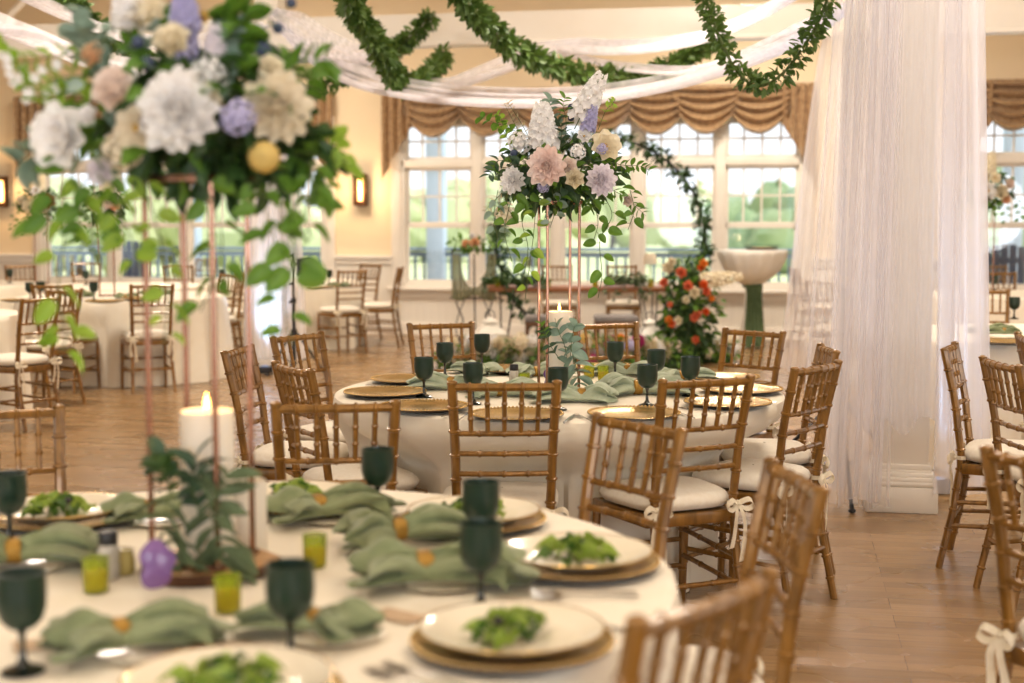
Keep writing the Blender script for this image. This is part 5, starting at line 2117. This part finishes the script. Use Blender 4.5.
garland('thick leafy garland dropping from the top edge, left of the bouquet in focus', [(344, -40, 9.5), (350, 2, 9.8), (366, 28, 10.2), (384, 56, 10.6), (398, 80, 11.0), (416, 84, 11.6), (432, 72, 12.3), (446, 52, 13.0)], 0.064, 1)
garland('long leafy garland sagging behind the near bouquet and rising to the white beam', [(40, -20, 11.0), (72, 4, 11.1), (98, 28, 11.3), (124, 47, 11.5), (180, 75, 11.9), (240, 92, 12.2), (300, 92, 12.6), (345, 76, 12.8), (382, 58, 12.9), (410, 38, 13.0), (436, 14, 13.05)], 0.062, 2)
garland('leafy garland swooping along the beam to the middle of the picture', [(450, -30, 9.6), (466, 2, 9.8), (500, 38, 10.2), (540, 62, 10.8), (590, 75, 11.4), (640, 77, 12.0), (676, 64, 12.4), (705, 47, 12.7), (722, 34, 12.9)], 0.066, 3)
garland('looped leafy garland hanging beside the draped column', [(702, -12, 7.7), (710, 10, 7.6), (720, 38, 7.5), (736, 70, 7.4), (758, 86, 7.3), (782, 74, 7.2), (804, 46, 7.1), (822, 14, 7.0), (832, -20, 6.9)], 0.047, 4, ln=0.046)

# ------------------------------------------------------------------ tulle
def swag(label, ctrl, width, seed, mat='tulle_swag', gather=(0.3, 0.3)):
    """gathered length of tulle; ctrl: list of (px, py, Y)"""
    rnd = random.Random(seed)
    P_ = [pd(*c) for c in ctrl]
    n, k = 60, 33
    sp = spline(P_, n)
    O = P_[len(P_) // 2]
    rows = []
    fr = [(rnd.uniform(5, 9), rnd.uniform(0, 6)), (rnd.uniform(12, 18), rnd.uniform(0, 6))]
    for i in range(n):
        v = i / (n - 1)
        tan = (sp[min(n - 1, i + 1)] - sp[max(0, i - 1)]).normalized()
        side = tan.cross(V((0, 0, 1))).normalized()
        up = side.cross(tan).normalized()
        g = 1.0
        if v < 0.25:
            g = gather[0] + (1 - gather[0]) * math.sin(v / 0.25 * PI / 2)
        elif v > 0.75:
            g = gather[1] + (1 - gather[1]) * math.sin((1 - v) / 0.25 * PI / 2)
        row = []
        for j in range(k):
            u = j / (k - 1) - 0.5
            # the cloth is a shallow trough whose folds run along it
            a = u * 2.4
            y = math.sin(a) * width * 0.5 * g
            z = (1 - math.cos(a)) * width * 0.30 * g - u * width * 0.35 * g
            q = sum(math.sin(f * u * 6 + p + v * 1.2) for f, p in fr) * 0.022 * width / 0.5
            row.append(sp[i] + side * (y + q * 0.6) + up * (z + q) - O)
        rows.append(row)
    b = MB()
    b.grid(rows, uv=True)
    o = obj('tulle_swag', b, M[mat], loc=O, smooth=80)
    return tag(o, label, 'drape', 'white tulle swags overhead')


swag('long white tulle swag crossing from the far column over the middle window', [(276, 24, 13.2), (318, 62, 12.4), (362, 84, 11.6), (420, 97, 10.6), (490, 103, 9.8), (560, 103, 9.2), (630, 95, 8.8), (700, 80, 8.4), (770, 56, 8.0), (815, 34, 7.7), (850, 8, 7.4)], 0.26, 1)
swag('white tulle swag along the beam, crossing in an X left of the bouquet', [(262, 62, 13.0), (310, 60, 12.6), (350, 64, 12.3), (392, 82, 12.0), (430, 90, 11.8), (470, 82, 11.7), (520, 64, 11.8), (560, 50, 12.0), (600, 52, 11.6), (650, 50, 11.0), (700, 41, 10.2), (750, 22, 9.4), (800, -6, 8.6)], 0.30, 2)
swag('upper white tulle strand slanting from the near column to the middle of the beam', [(560, 54, 12.8), (620, 68, 12.0), (680, 73, 11.0), (720, 64, 10.0), (770, 44, 9.0), (815, 22, 8.2), (848, 4, 7.5)], 0.16, 3)
swag('wide white tulle swag at the top left, above the near bouquet', [(-60, 30, 8.5), (0, 32, 9.0), (50, 50, 9.8), (110, 72, 10.6), (170, 80, 11.4), (220, 66, 12.2), (262, 40, 12.9)], 0.42, 4)
swag('upper white tulle swag slanting across the top left corner', [(-20, -30, 8.0), (20, -4, 8.5), (60, 16, 9.2), (110, 36, 10.2), (170, 50, 11.2), (230, 44, 12.4), (266, 26, 13.0)], 0.28, 5)
swag('short fan of white tulle gathered at the far column', [(272, 12, 13.1), (292, 28, 12.6), (318, 46, 12.0), (345, 58, 11.6), (385, 62, 11.3)], 0.30, 6)


def drape(name, label, path, top, bot, amp, freq, flare, seed, mat='tulle', group=None, nseg=150, hem=0.03):
    """hanging tulle: plan path (list of (x, y) at the top), folds run down; flare(f, v) -> (dx, dy)"""
    rnd = random.Random(seed)
    sp = spline([(x, y, 0) for x, y in path], nseg)
    O = V((sum(p[0] for p in path) / len(path), sum(p[1] for p in path) / len(path), bot))
    ph = [rnd.uniform(0, 6.28) for _ in range(4)]
    rows = []
    NV = 40
    for i in range(NV):
        v = i / (NV - 1)
        row = []
        for j in range(nseg):
            f = j / (nseg - 1)
            tan = (sp[min(nseg - 1, j + 1)] - sp[max(0, j - 1)]).normalized()
            nrm = V((-tan.y, tan.x, 0))
            s = f * freq * 2 * PI
            A = amp * (0.55 + 0.6 * v)
            q = A * (math.sin(s + ph[0] + 0.5 * math.sin(v * 2 + f * 9)) * 0.6 + 0.4 * math.sin(2.3 * s + ph[1] + 0.7 * v) + 0.25 * math.sin(0.41 * s + ph[2]))
            dx, dy = flare(f, v)
            z = top + (bot + hem * math.sin(f * 23 + ph[3]) * 0.5 - top) * v
            p = sp[j] + nrm * q + V((dx, dy, 0))
            row.append(V((p.x, p.y, z)) - O)
        rows.append(row)
    b = MB()
    b.grid(rows, uv=True)
    o = obj(name, b, M[mat], loc=O, smooth=80)
    return tag(o, label, 'drape', group)


cx, cy = NC.x, NC.y
# two panels that fall down the sides of the near column and a shorter one across its face
drape('tulle_curtain', 'sheer white tulle panel down the left side of the near column',
      [(cx - 0.05, cy + 0.20), (cx - 0.24, cy + 0.16), (cx - 0.27, cy - 0.05), (cx - 0.20, cy - 0.22), (cx - 0.10, cy - 0.26)],
      3.7, 0.08, 0.034, 5.5, lambda f, v: (-0.06 * v, 0), 11)
drape('tulle_curtain', 'sheer white tulle panel down the right side of the near column, lit blue',
      [(cx + 0.10, cy - 0.24), (cx + 0.20, cy - 0.20), (cx + 0.27, cy - 0.10), (cx + 0.28, cy + 0.10), (cx + 0.15, cy + 0.22)],
      3.7, 0.10, 0.034, 5.5, lambda f, v: (0.12 * v * min(1, 3 * f), 0), 14)
drape('tulle_curtain', 'shorter white tulle layer across the face of the near column',
      [(cx - 0.20, cy - 0.05), (cx - 0.185, cy - 0.20), (cx, cy - 0.23), (cx + 0.185, cy - 0.20), (cx + 0.21, cy - 0.05)],
      3.7, 0.45, 0.016, 7, lambda f, v: (0, 0), 12, 'tulle', None, 150, 0.09)
# thin layer flaring out to the left of the near column
def fl_left(f, v):
    return (-0.20 * v * (1 - f) - 0.02 * v, 0.02 * v)
drape('tulle_curtain', 'thin white tulle flaring to the left of the near column, before the stand legs',
      [(cx - 0.29, cy + 0.05), (cx - 0.26, cy - 0.10), (cx - 0.20, cy - 0.22), (cx - 0.10, cy - 0.27)], 3.7, 0.04, 0.03, 4, fl_left, 13, 'tulle_thin')


def far_drape(label, u, seed, wid=0.3, fan=None):
    c = W(u, wb, 0)
    drape('tulle_curtain', label, [(c.x - wid * 0.8, c.y + 0.12), (c.x - wid * 0.7, c.y - 0.12), (c.x - 0.05, c.y - 0.22), (c.x + wid * 0.6, c.y - 0.14), (c.x + wid * 0.75, c.y + 0.14)],
          3.12, 0.12, 0.022, 9, fan or (lambda f, v: ((f - 0.5) * 0.2 * v, 0)), seed, 'tulle')


far_drape('white tulle drape glowing blue round the far left column', FCU, 21, 0.26)
far_drape('pale tulle drape round the column behind the stand-up table, left of the near curtain', RCU, 22, 0.28, lambda f, v: (-0.36 * (1 - f) * v ** 0.8, 0))


# ------------------------------------------------------------------ uplights behind the drapes
def uplight(label, p, rz, e, col, tilt=0.0):
    t = thing('uplight', label, 'light', p, rz, 'small floor uplights')
    b = MB(); b.box((0, 0, 0.045), (0.13, 0.10, 0.07), bev=0.012)
    for s in (-1, 1):
        b.box((s * 0.072, 0, 0.03), (0.01, 0.04, 0.06), bev=0.002)
    obj('housing', b, M['black'], t)
    b = MB(); b.lathe([(0.036, 0.0805), (0.036, 0.084), (0.02, 0.088), (0.001, 0.089)], 18)
    obj('lens', b, M['uplens'], t)
    ld = bpy.data.lights.new('uplight_beam', 'SPOT')
    ld.energy = e; ld.color = col; ld.spot_size = math.radians(70); ld.spot_blend = 0.8; ld.shadow_soft_size = 0.04
    o = bpy.data.objects.new('uplight_beam', ld); C.objects.link(o)
    o.location = V(p) + V((0, 0, 0.12))
    o.rotation_euler = (PI - tilt, 0, rz)
    return t


BLUE = (0.45, 0.68, 1.0)
uplight('small black uplight on the floor right of the near column base', pz(943, 497, 0) + V((0.0, 0.1, 0)), 0.3, 130, BLUE)
c = W(FCU, wb, 0)
uplight('small black uplight at the foot of the far left column', c + V((-0.04, -0.36, 0)), 0.0, 100, BLUE)
c = W(RCU, wb, 0)
uplight('small black uplight at the foot of the column behind the near curtain', c + V((0.0, 0.36, 0)), 0.0, 120, BLUE)


# ------------------------------------------------------------------ tripod stands
def tripod(label, p, h, rz, spread, head=True, legh=0.42):
    t = thing('tripod_stand', label, 'stand', p, rz)
    b = MB(); b.tube([(0, 0, 0.10), (0, 0, h * 0.62)], 0.017, 10); b.tube([(0, 0, h * 0.6), (0, 0, h)], 0.012, 10)
    obj('pole', b, M['black'], t)
    b = MB(); b.lathe([(0.02, legh - 0.03), (0.032, legh - 0.025), (0.032, legh + 0.03), (0.02, legh + 0.04)], 12)
    obj('collar', b, M['black'], t)
    b = MB()
    b.lathe([(0.018, h * 0.60), (0.026, h * 0.605), (0.026, h * 0.64), (0.018, h * 0.645)], 12)
    obj('collar', b, M['black'], t)
    for k in range(3):
        a = 2 * PI * k / 3 + 0.3
        e = V((math.cos(a) * spread, math.sin(a) * spread, 0.012))
        b = MB(); b.tube([(math.cos(a) * 0.03, math.sin(a) * 0.03, legh), e], 0.011, 8)
        lg = obj('leg', b, M['black'], t)
        b = MB(); b.ball(e, (0.02, 0.02, 0.012), 10)
        obj('rubber_foot', b, M['black'], lg)
        b = MB(); b.tube([(math.cos(a) * 0.02, math.sin(a) * 0.02, 0.14), V((math.cos(a) * 0.03, math.sin(a) * 0.03, legh)).lerp(e, 0.55)], 0.007, 6)
        obj('brace', b, M['black'], t)
    if head:
        b = MB(); b.box((0.10, 0, h - 0.13), (0.13, 0.10, 0.17), bev=0.012); b.box((0.03, 0, h - 0.10), (0.06, 0.03, 0.03))
        obj('clamp_box', b, M['black'], t)
        b = MB()
        for z in (h - 0.02, h - 0.28, h - 0.45):
            b.box((-0.025, 0, z), (0.04, 0.02, 0.025), bev=0.004)
        obj('locking_knobs', b, M['black'], t)
    return t


p = pz(292, 365, 0)
tripod('black tripod light stand beside the far white draped column', (-2.03, 13.2, 0), 1.16, 0.25, 0.32)
tripod('black tripod stand half behind the tulle left of the near column', (cx - 0.235, cy + 0.33, 0), 1.72, math.radians(-95) - 0.3, 0.50, False, 0.50)
# ------------------------------------------------------------------ head table and its setting
YH = 15.2
a_, c_ = pd(487, 287, YH), pd(668, 287, YH)
hx0, hx1 = a_.x, c_.x
hc = V(((hx0 + hx1) / 2, YH, 0))
HT = 0.765
t = thing('head_table', 'long wooden head table on black hairpin legs before the window', 'table', hc)
b = MB(); b.box((0, 0, HT - 0.022), (hx1 - hx0, 0.62, 0.044), bev=0.006)
obj('tabletop', b, M['table_wood'], t)
for sx in (-1, 1):
    for sy in (-1, 1):
        b = MB()
        x = sx * ((hx1 - hx0) / 2 - 0.22)
        y = sy * 0.22
        b.tube([(x - 0.08, y, HT - 0.044), (x + sx * 0.05 - 0.012, y + sy * 0.03, 0.012), (x + sx * 0.05 + 0.012, y + sy * 0.03, 0.012), (x + 0.08, y, HT - 0.044)], 0.008, 6)
        b.box((x, y, HT - 0.048), (0.2, 0.08, 0.006))
        obj('leg', b, M['iron'], t)


def runner(label, x0, x1, seed, n=170, dr=0.12):
    rnd = random.Random(seed)
    O = V(((x0 + x1) / 2, YH - 0.18, HT))
    t = thing('table_garland', label, 'greenery', O, 0, 'greenery on the head table')
    b = MB()
    w_ = (x1 - x0) / 2
    b.tube(spline([(-w_, 0, 0.02), (-w_ * 0.3, 0.03, 0.03), (w_ * 0.4, -0.03, 0.03), (w_, 0.0, 0.02)], 16), 0.006, 6, 1)
    for k in range(n):
        x = rnd.uniform(-w_, w_)
        q = V((x, rnd.uniform(-0.14, 0.12), 0.03 + abs(rnd.gauss(0, 0.04))))
        if q.y < -0.11:
            q.z -= dr * rnd.random()
            q.y = -0.16
        leaf_blade(b, frame(q, (rnd.uniform(-1, 1), rnd.uniform(-1, 0.3), rnd.uniform(-0.3, 0.8)), rnd.uniform(-1, 1)), 0.07 * rnd.uniform(0.7, 1.2), 0.036, 0.25, 0.15, 0, 'oval')
    obj('leaves', b, [M['leaf_dark'] if seed % 2 else M['leaf_lamb'], M['stem']], t, smooth=80)
    return t


runner('leafy runner on the left half of the wooden head table', pd(500, 285, YH).x, pd(545, 285, YH).x, 1, 260)
runner('leafy runner spilling over the right half of the wooden head table', pd(605, 285, YH).x, pd(644, 285, YH).x, 2, 240, 0.22)
runner('small sprig heap at the left end of the wooden head table', pd(484, 285, YH).x, pd(497, 285, YH).x, 3, 60)
for px, where in [(498, 'at its left end'), (547, 'left of the copper poles'), (594, 'right of the copper poles'), (649, 'at its right end, below the lamp')]:
    q = pd(px, 287, YH)
    P_VOT.put('small yellow votive on the wooden head table ' + where, (q.x, YH - 0.20, HT), 0, 'votives on the head table', 1.35)
q = pd(651, 287, YH)
t = thing('table_lamp', 'slim white table lamp at the right end of the wooden head table', 'lamp', (q.x, YH + 0.12, HT))
b = MB(); b.lathe([(0.055, 0.0), (0.057, 0.008), (0.012, 0.016), (0.006, 0.022), (0.006, 0.24), (0.012, 0.25)], 20)
obj('lamp_base', b, M['silver'], t)
b = MB(); b.lathe([(0.075, 0.235), (0.072, 0.28), (0.060, 0.345), (0.020, 0.352), (0.001, 0.352)], 24, cap=False)
obj('lamp_shade', b, M['lampshade'], t)


def stool(label, px, py, Y):
    q = pd(px, py, Y)
    t = thing('padded_stool', label, 'stool', (q.x, Y, 0), 0, 'stools in front of the wooden head table')
    b = MB()
    for dx in (-0.19, 0.19):
        for dy in (-0.16, 0.16):
            l = MB(); l.tube([(dx * 1.05, dy * 1.05, 0), (dx, dy, 0.43)], [0.014, 0.019], 8)
            obj('leg', l, M['dark_wood'], t)
    b.box((0, 0, 0.425), (0.43, 0.36, 0.05), bev=0.01)
    b.tube([(-0.19, -0.16, 0.2), (0.19, -0.16, 0.2)], 0.009, 8); b.tube([(-0.19, 0.16, 0.2), (0.19, 0.16, 0.2)], 0.009, 8)
    obj('frame', b, M['dark_wood'], t)
    b = MB(); b.box((0, 0, 0.475), (0.44, 0.37, 0.06), bev=0.026)
    obj('pad', b, M['grey_pad'], t)
    return t


stool('padded wooden stool at the head table, left, beside the copper poles', 546, 310, 14.45)
stool('padded wooden stool at the head table, right of the copper poles', 616, 310, 14.45)

# ------------------------------------------------------------------ round greenery arch
YA = 16.2
ac = pd(601, 251, YA); AR = 104 / FPX * YA
ac.z = AR + 0.03
t = thing('greenery_arch', 'round arch ringed with dark greenery behind the wooden head table', 'arch', (ac.x, YA, 0))
b = MB()
pts = [V((AR * math.cos(a), 0, ac.z + AR * math.sin(a))) for a in [2 * PI * j / 72 for j in range(73)]]
b.tube(pts, 0.016, 8)
b.box((0, 0, 0.012), (0.9, 0.35, 0.02), bev=0.004)
obj('hoop', b, M['iron'], t)
rnd = random.Random(4)
b = MB()
for k in range(1500):
    a = rnd.uniform(0, 2 * PI)
    # greenery is heavy low on the left and thin at the bottom
    th = 0.10 if (PI * 0.9 < a < PI * 1.6) else 0.075
    d = V((rnd.gauss(0, 1), rnd.gauss(0, 1), rnd.gauss(0, 1))).normalized()
    q = V((AR * math.cos(a), 0, ac.z + AR * math.sin(a))) + d * th * rnd.uniform(0.2, 1)
    if q.z < 0.04:
        continue
    leaf_blade(b, frame(q, d, rnd.uniform(-1, 1)), 0.085 * rnd.uniform(0.7, 1.2), 0.042, 0.25, 0.15, 0, 'oval')
obj('leaves', b, M['leaf_dark'], t, smooth=80)

# ------------------------------------------------------------------ tall floor arrangement of roses
YR = 14.5
q = pd(688, 345, YR)
O = V((q.x, YR, 0))
t = thing('rose_column', 'tall floor arrangement of orange and coral roses right of the head table', 'flowers', O)
b = MB(); b.lathe([(0.16, 0.0), (0.165, 0.02), (0.11, 0.10), (0.09, 0.5), (0.11, 0.95), (0.001, 1.0)], 20)
obj('core', b, M['leaf_dark'], t)
foliage('dark_foliage', t, (0.0, 0, 0.55), (0.28, 0.25, 0.54), 380, 0.10, 0.05, 'oval', [M['leaf_dark'], M['stem']], 61)
foliage('green_foliage', t, (0.02, -0.04, 0.52), (0.33, 0.26, 0.57), 170, 0.10, 0.05, 'oval', [M['leaf'], M['stem']], 62)
for k, (px, py, dp, m_) in enumerate([(681, 273, 11, 'coral_petal'), (688, 286, 10, 'coral_petal'), (664, 283, 9, 'coral_petal'), (703, 264, 9, 'amber_petal'), (700, 268, 7, 'orange_petal'), (703, 285, 9, 'orange_petal'), (706, 292, 9, 'coral_petal'),
                                     (711, 299, 7, 'amber_petal'), (705, 312, 8, 'orange_petal'), (697, 314, 8, 'coral_petal'), (694, 318, 9, 'coral_petal'), (669, 320, 8, 'amber_petal'), (672, 324, 8, 'orange_petal'),
                                     (678, 321, 9, 'cream_petal'), (668, 268, 12, 'cream_petal'), (672, 262, 9, 'cream_petal'), (694, 293, 12, 'cream_petal'), (695, 340, 8, 'coral_petal'), (670, 305, 6, 'coral_petal'), (686, 300, 8, 'cream_petal')]):
    bloom(t, O, 'rose', px, py, YR - 0.30, dp, m_, (0.2 * (px - 688) / 20, -1, 0.2), k)
o = obj('flower_spike', spire(0.42, 0.07, 6, 60), [M['cream_petal'], M['stem']], t, loc=pd(700, 281, YR - 0.2) - O, rot=aim((1, -0.1, 0.12)), smooth=80)


# ------------------------------------------------------------------ low meadow flowers along the floor
def meadow(label, px, py, seed, w_=0.55, tall=0.30, fl=None):
    rnd = random.Random(seed)
    p = pz(px, py, 0)
    t = thing('floor_flowers', label, 'flowers', p, 0, 'low flower clumps on the floor before the head table')
    b = MB(); b.box((0, 0, 0.03), (w_ * 1.2, 0.22, 0.06), bev=0.02)
    obj('trough', b, M['leaf_dark'], t)
    foliage('green_foliage', t, (0, 0, tall * 0.45), (w_ * 0.75, 0.2, tall * 0.55), 190, 0.085, 0.035, 'oval', [M['leaf'], M['stem']], seed + 1, -0.6, 1.0)
    foliage('dark_foliage', t, (0, 0.03, tall * 0.35), (w_ * 0.7, 0.2, tall * 0.45), 120, 0.085, 0.04, 'oval', [M['leaf_dark'], M['stem']], seed + 2, -0.6, 1.0)
    cols = fl or ['cream_petal', 'white_petal', 'cream_petal', 'white_petal', 'beige_petal']
    for k in range(15):
        R = rnd.uniform(0.045, 0.085)
        x, y, z = rnd.uniform(-w_ * 0.7, w_ * 0.7), rnd.uniform(-0.22, 0.1), tall * rnd.uniform(0.35, 0.95)
        m_ = rnd.choice(cols)
        kind = rnd.choice(['hydrangea', 'rose', 'hydrangea', 'bloom'])
        bb, nm = KINDS[kind](R, k)
        obj({'bloom': 'open_flower', 'hydrangea': 'flower_head'}.get(kind, kind), bb, [M[m_]] + ([M['yellow_eye']] if nm == 2 else []), t, loc=(x, y, z), rot=aim((rnd.uniform(-.5, .5), -1, rnd.uniform(0.2, 1.0))), smooth=80)
    # pampas-like plumes
    for k in range(5):
        bb = MB()
        x = rnd.uniform(-w_ * 0.6, w_ * 0.6)
        pts = [V((x, -0.12, 0.05)), V((x + 0.03, -0.16, tall * 0.6)), V((x + rnd.uniform(-0.1, 0.12), -0.22, tall * 0.95))]
        sp = spline(pts, 22)
        bb.tube(sp, 0.002, 4)
        for i in range(6, 22):
            for _ in range(5):
                d = V((rnd.uniform(-1, 1), rnd.uniform(-1, 0.4), rnd.uniform(-0.4, 0.8)))
                leaf_blade(bb, frame(sp[i], d), 0.055 * (1 - 0.02 * i), 0.006, 0.3, 0.1, 0, 'lance')
        obj('plume', bb, M['wheat'], t, smooth=80)
    return t


meadow('low clump of cream flowers and plumes behind the chair left of the stand', 478, 370, 700, 0.55, 0.30)
meadow('low clump of cream flowers and plumes just left of the middle copper stand', 524, 372, 710, 0.55, 0.34)
meadow('low clump of flowers with yellow and violet seen through the chair behind the stand', 600, 370, 720, 0.55, 0.36, ['cream_petal', 'yellow_petal', 'lavender_petal', 'magenta_petal', 'white_petal', 'amber_petal'])
meadow('low clump with a magenta flower at the foot of the rose column', 652, 368, 730, 0.5, 0.30, ['white_petal', 'cream_petal', 'magenta_petal', 'white_petal', 'pink_petal'])
meadow('low clump of white flowers right of the rose column', 702, 362, 740, 0.5, 0.26, ['white_petal', 'cream_petal', 'white_petal'])


# ------------------------------------------------------------------ white lanterns
def lantern(label, px, py, Y, w_=0.40, h=0.36):
    p = pd(px, py, Y)
    t = thing('lantern', label, 'lantern', (p.x, Y, 0), 0.15, 'white lanterns by the head table')
    m = w_ / 2
    b = MB()
    b.box((0, 0, 0.02), (w_, w_, 0.04), bev=0.006)
    for sx in (-1, 1):
        for sy in (-1, 1):
            b.box((sx * (m - 0.02), sy * (m - 0.02), h / 2 + 0.02), (0.03, 0.03, h - 0.04))
    for z in (0.06, h - 0.02):
        for s in (-1, 1):
            b.box((0, s * (m - 0.02), z), (w_ - 0.04, 0.025, 0.035)); b.box((s * (m - 0.02), 0, z), (0.025, w_ - 0.04, 0.035))
    obj('frame', b, M['lantern'], t)
    b = MB()
    b.lathe([(m * 1.50, h), (m * 1.50, h + 0.015), (m * 0.75, h + 0.09), (m * 0.55, h + 0.095), (m * 0.55, h + 0.13), (m * 0.72, h + 0.135), (m * 0.3, h + 0.17), (0.01, h + 0.18)], 4, Matrix.Rotation(PI / 4, 4, 'Z'))
    obj('roof', b, M['lantern'], t, smooth=20)
    b = MB()
    pts = [V((0.05 * math.cos(a), 0, h + 0.20 + 0.05 * math.sin(a))) for a in [2 * PI * q / 16 for q in range(17)]]
    b.tube(pts, 0.005, 6)
    obj('ring_handle', b, M['iron'], t)
    b = MB(); b.lathe([(0.055, 0.04), (0.055, 0.20), (0.04, 0.205), (0.001, 0.2)], 20)
    obj('candle', b, M['wax'], t)
    b = MB()
    for s in (-1, 1):
        b.box((0, s * (m - 0.02), h / 2 + 0.02), (w_ - 0.08, 0.003, h - 0.1)); b.box((s * (m - 0.02), 0, h / 2 + 0.02), (0.003, w_ - 0.08, h - 0.1))
    obj('glass', b, M['glass'], t, smooth=0)
    return t


lantern('white wooden lantern left of the head table, behind the rear left chair', 490, 335, 14.55, 0.30, 0.30)
lantern('white wooden lantern right of the head table, beside the rose column', 650, 335, 14.6, 0.26, 0.28)

# ------------------------------------------------------------------ welcome sign easel draped with chiffon
YE = 15.6
q = pd(474, 260, YE)
t = thing('draped_easel', 'easel draped in olive chiffon with peach flowers, before the middle window', 'easel', (q.x, YE, 0))
b = MB()
for s in (-1, 1):
    b.tube(spline([(s * 0.20, -0.05, 0.0), (s * 0.12, -0.03, 0.35), (s * 0.20, 0, 0.6), (s * 0.24, 0, 1.16)], 20), 0.008, 8)
    b.tube(spline([(s * 0.10, -0.02, 0.0), (s * 0.20, -0.02, 0.3), (s * 0.10, 0, 0.62)], 14), 0.006, 8)
b.tube([(0, 0.02, 1.1), (0, 0.40, 0.0)], 0.009, 8)
b.tube([(-0.26, 0, 0.62), (0.26, 0, 0.62)], 0.009, 8); b.tube([(-0.25, 0, 1.14), (0.25, 0, 1.14)], 0.009, 8)
obj('wire_frame', b, M['iron'], t)
b = MB()
rows = []
for i in range(22):
    v = i / 21
    row = []
    for j in range(41):
        u = j / 40
        x = -0.24 + 0.48 * u
        # hangs straight at both sides and dips in a U between them
        q_ = min(1.0, abs(2 * u - 1) / 0.6)
        topz = 1.10 - 0.36 * math.sqrt(max(0, 1 - q_ ** 2.4))
        z = topz - v * (topz - (0.62 - 0.03 * math.sin(u * 9)))
        row.append(V((x, -0.05 - 0.018 * math.sin(u * 34) - 0.012 * math.sin(u * 61), z)))
    rows.append(row)
b.grid(rows)
obj('chiffon', b, M['sage_drape'], t, smooth=80)
for px, py, dp, m_ in [(466, 244, 9, 'peach_petal'), (475, 243, 10, 'peach_petal'), (472, 236, 6, 'white_petal')]:
    bloom(t, V((q.x, YE, 0)), 'rose', px, py, YE - 0.12, dp, m_, (0, -1, 0.2), 3)
foliage('leaves', t, (-0.02, -0.08, 1.20), (0.24, 0.06, 0.09), 50, 0.08, 0.04, 'oval', [M['leaf'], M['stem']], 77)

# ------------------------------------------------------------------ stand-up table with stretch cover
YC = 16.4
q = pd(752, 250, YC)
t = thing('cocktail_table', 'white draped stand-up table gathered with a green sash, by the right windows', 'table', (q.x, YC, 0))
R0 = 35.0 / FPX * YC
b = MB()
seg = 96
prof = [(0.02, 1.0), (0.7, 1.0), (0.985, 0.999), (1.0, 0.988), (0.985, 0.95), (0.93, 0.89), (0.80, 0.80), (0.60, 0.725), (0.40, 0.672), (0.25, 0.645), (0.18, 0.628)]
rows = []
HC = q.z
for i, (r, z) in enumerate(prof):
    rows.append([V((R0 * r * (1 + (0.02 * math.sin(16 * 2 * PI * j / seg) if i > 3 else 0)) * math.cos(2 * PI * j / seg), R0 * r * (1 + (0.02 * math.sin(16 * 2 * PI * j / seg) if i > 3 else 0)) * math.sin(2 * PI * j / seg), HC * z)) for j in range(seg)])
b.grid(rows, closed=True)
obj('cover', b, M['spandex'], t, smooth=60)
b = MB()
rows = []
for (r, z) in ((0.19, 0.635), (0.17, 0.56), (0.19, 0.42), (0.26, 0.22), (0.36, 0.0)):
    rows.append([V((R0 * r * (1 + 0.06 * math.sin(9 * 2 * PI * j / seg)) * math.cos(2 * PI * j / seg), R0 * r * (1 + 0.06 * math.sin(9 * 2 * PI * j / seg)) * math.sin(2 * PI * j / seg), max(0.004, HC * z))) for j in range(seg)])
b.grid(rows, closed=True)
obj('lower_cover', b, M['spandex'], t, smooth=60)
b = MB()
rows = []
for (w_, y, z) in ((0.20, -0.1, 0.66), (0.21, -0.105, 0.62), (0.19, -0.10, 0.55), (0.21, -0.12, 0.4), (0.24, -0.15, 0.2), (0.26, -0.175, 0.02)):
    rows.append([V((R0 * 1.15 * w_ * 2 * (j / 20 - 0.5) + 0.015, y - 0.012 * math.sin(j * 1.6) - 0.02 * math.cos((j / 20 - 0.5) * PI), HC * z)) for j in range(21)])
b.grid(rows)
b.tube([V((R0 * 0.215 * math.cos(a), R0 * 0.215 * math.sin(a), HC * 0.635)) for a in [2 * PI * k / 24 for k in range(25)]], 0.02, 8)
obj('green_sash', b, M['green_sash'], t, smooth=80)
t = thing('serving_tray', 'black-rimmed tray with a pale dish on the white stand-up table', 'tray', (q.x + 0.11, YC, HC + 0.002))
b = MB(); b.lathe([(0.001, 0.0), (0.17, 0.0), (0.19, 0.025), (0.185, 0.026), (0.165, 0.006), (0.001, 0.005)], 36)
b.box((-0.14, 0, 0.045), (0.12, 0.02, 0.012), bev=0.004); b.box((0.14, 0, 0.045), (0.12, 0.02, 0.012), bev=0.004)
obj('tray_body', b, M['black'], t)
b = MB(); b.lathe([(0.001, 0.007), (0.07, 0.007), (0.12, 0.03), (0.11, 0.031), (0.06, 0.016), (0.001, 0.015)], 28)
obj('dish', b, M['peach_petal'], t)
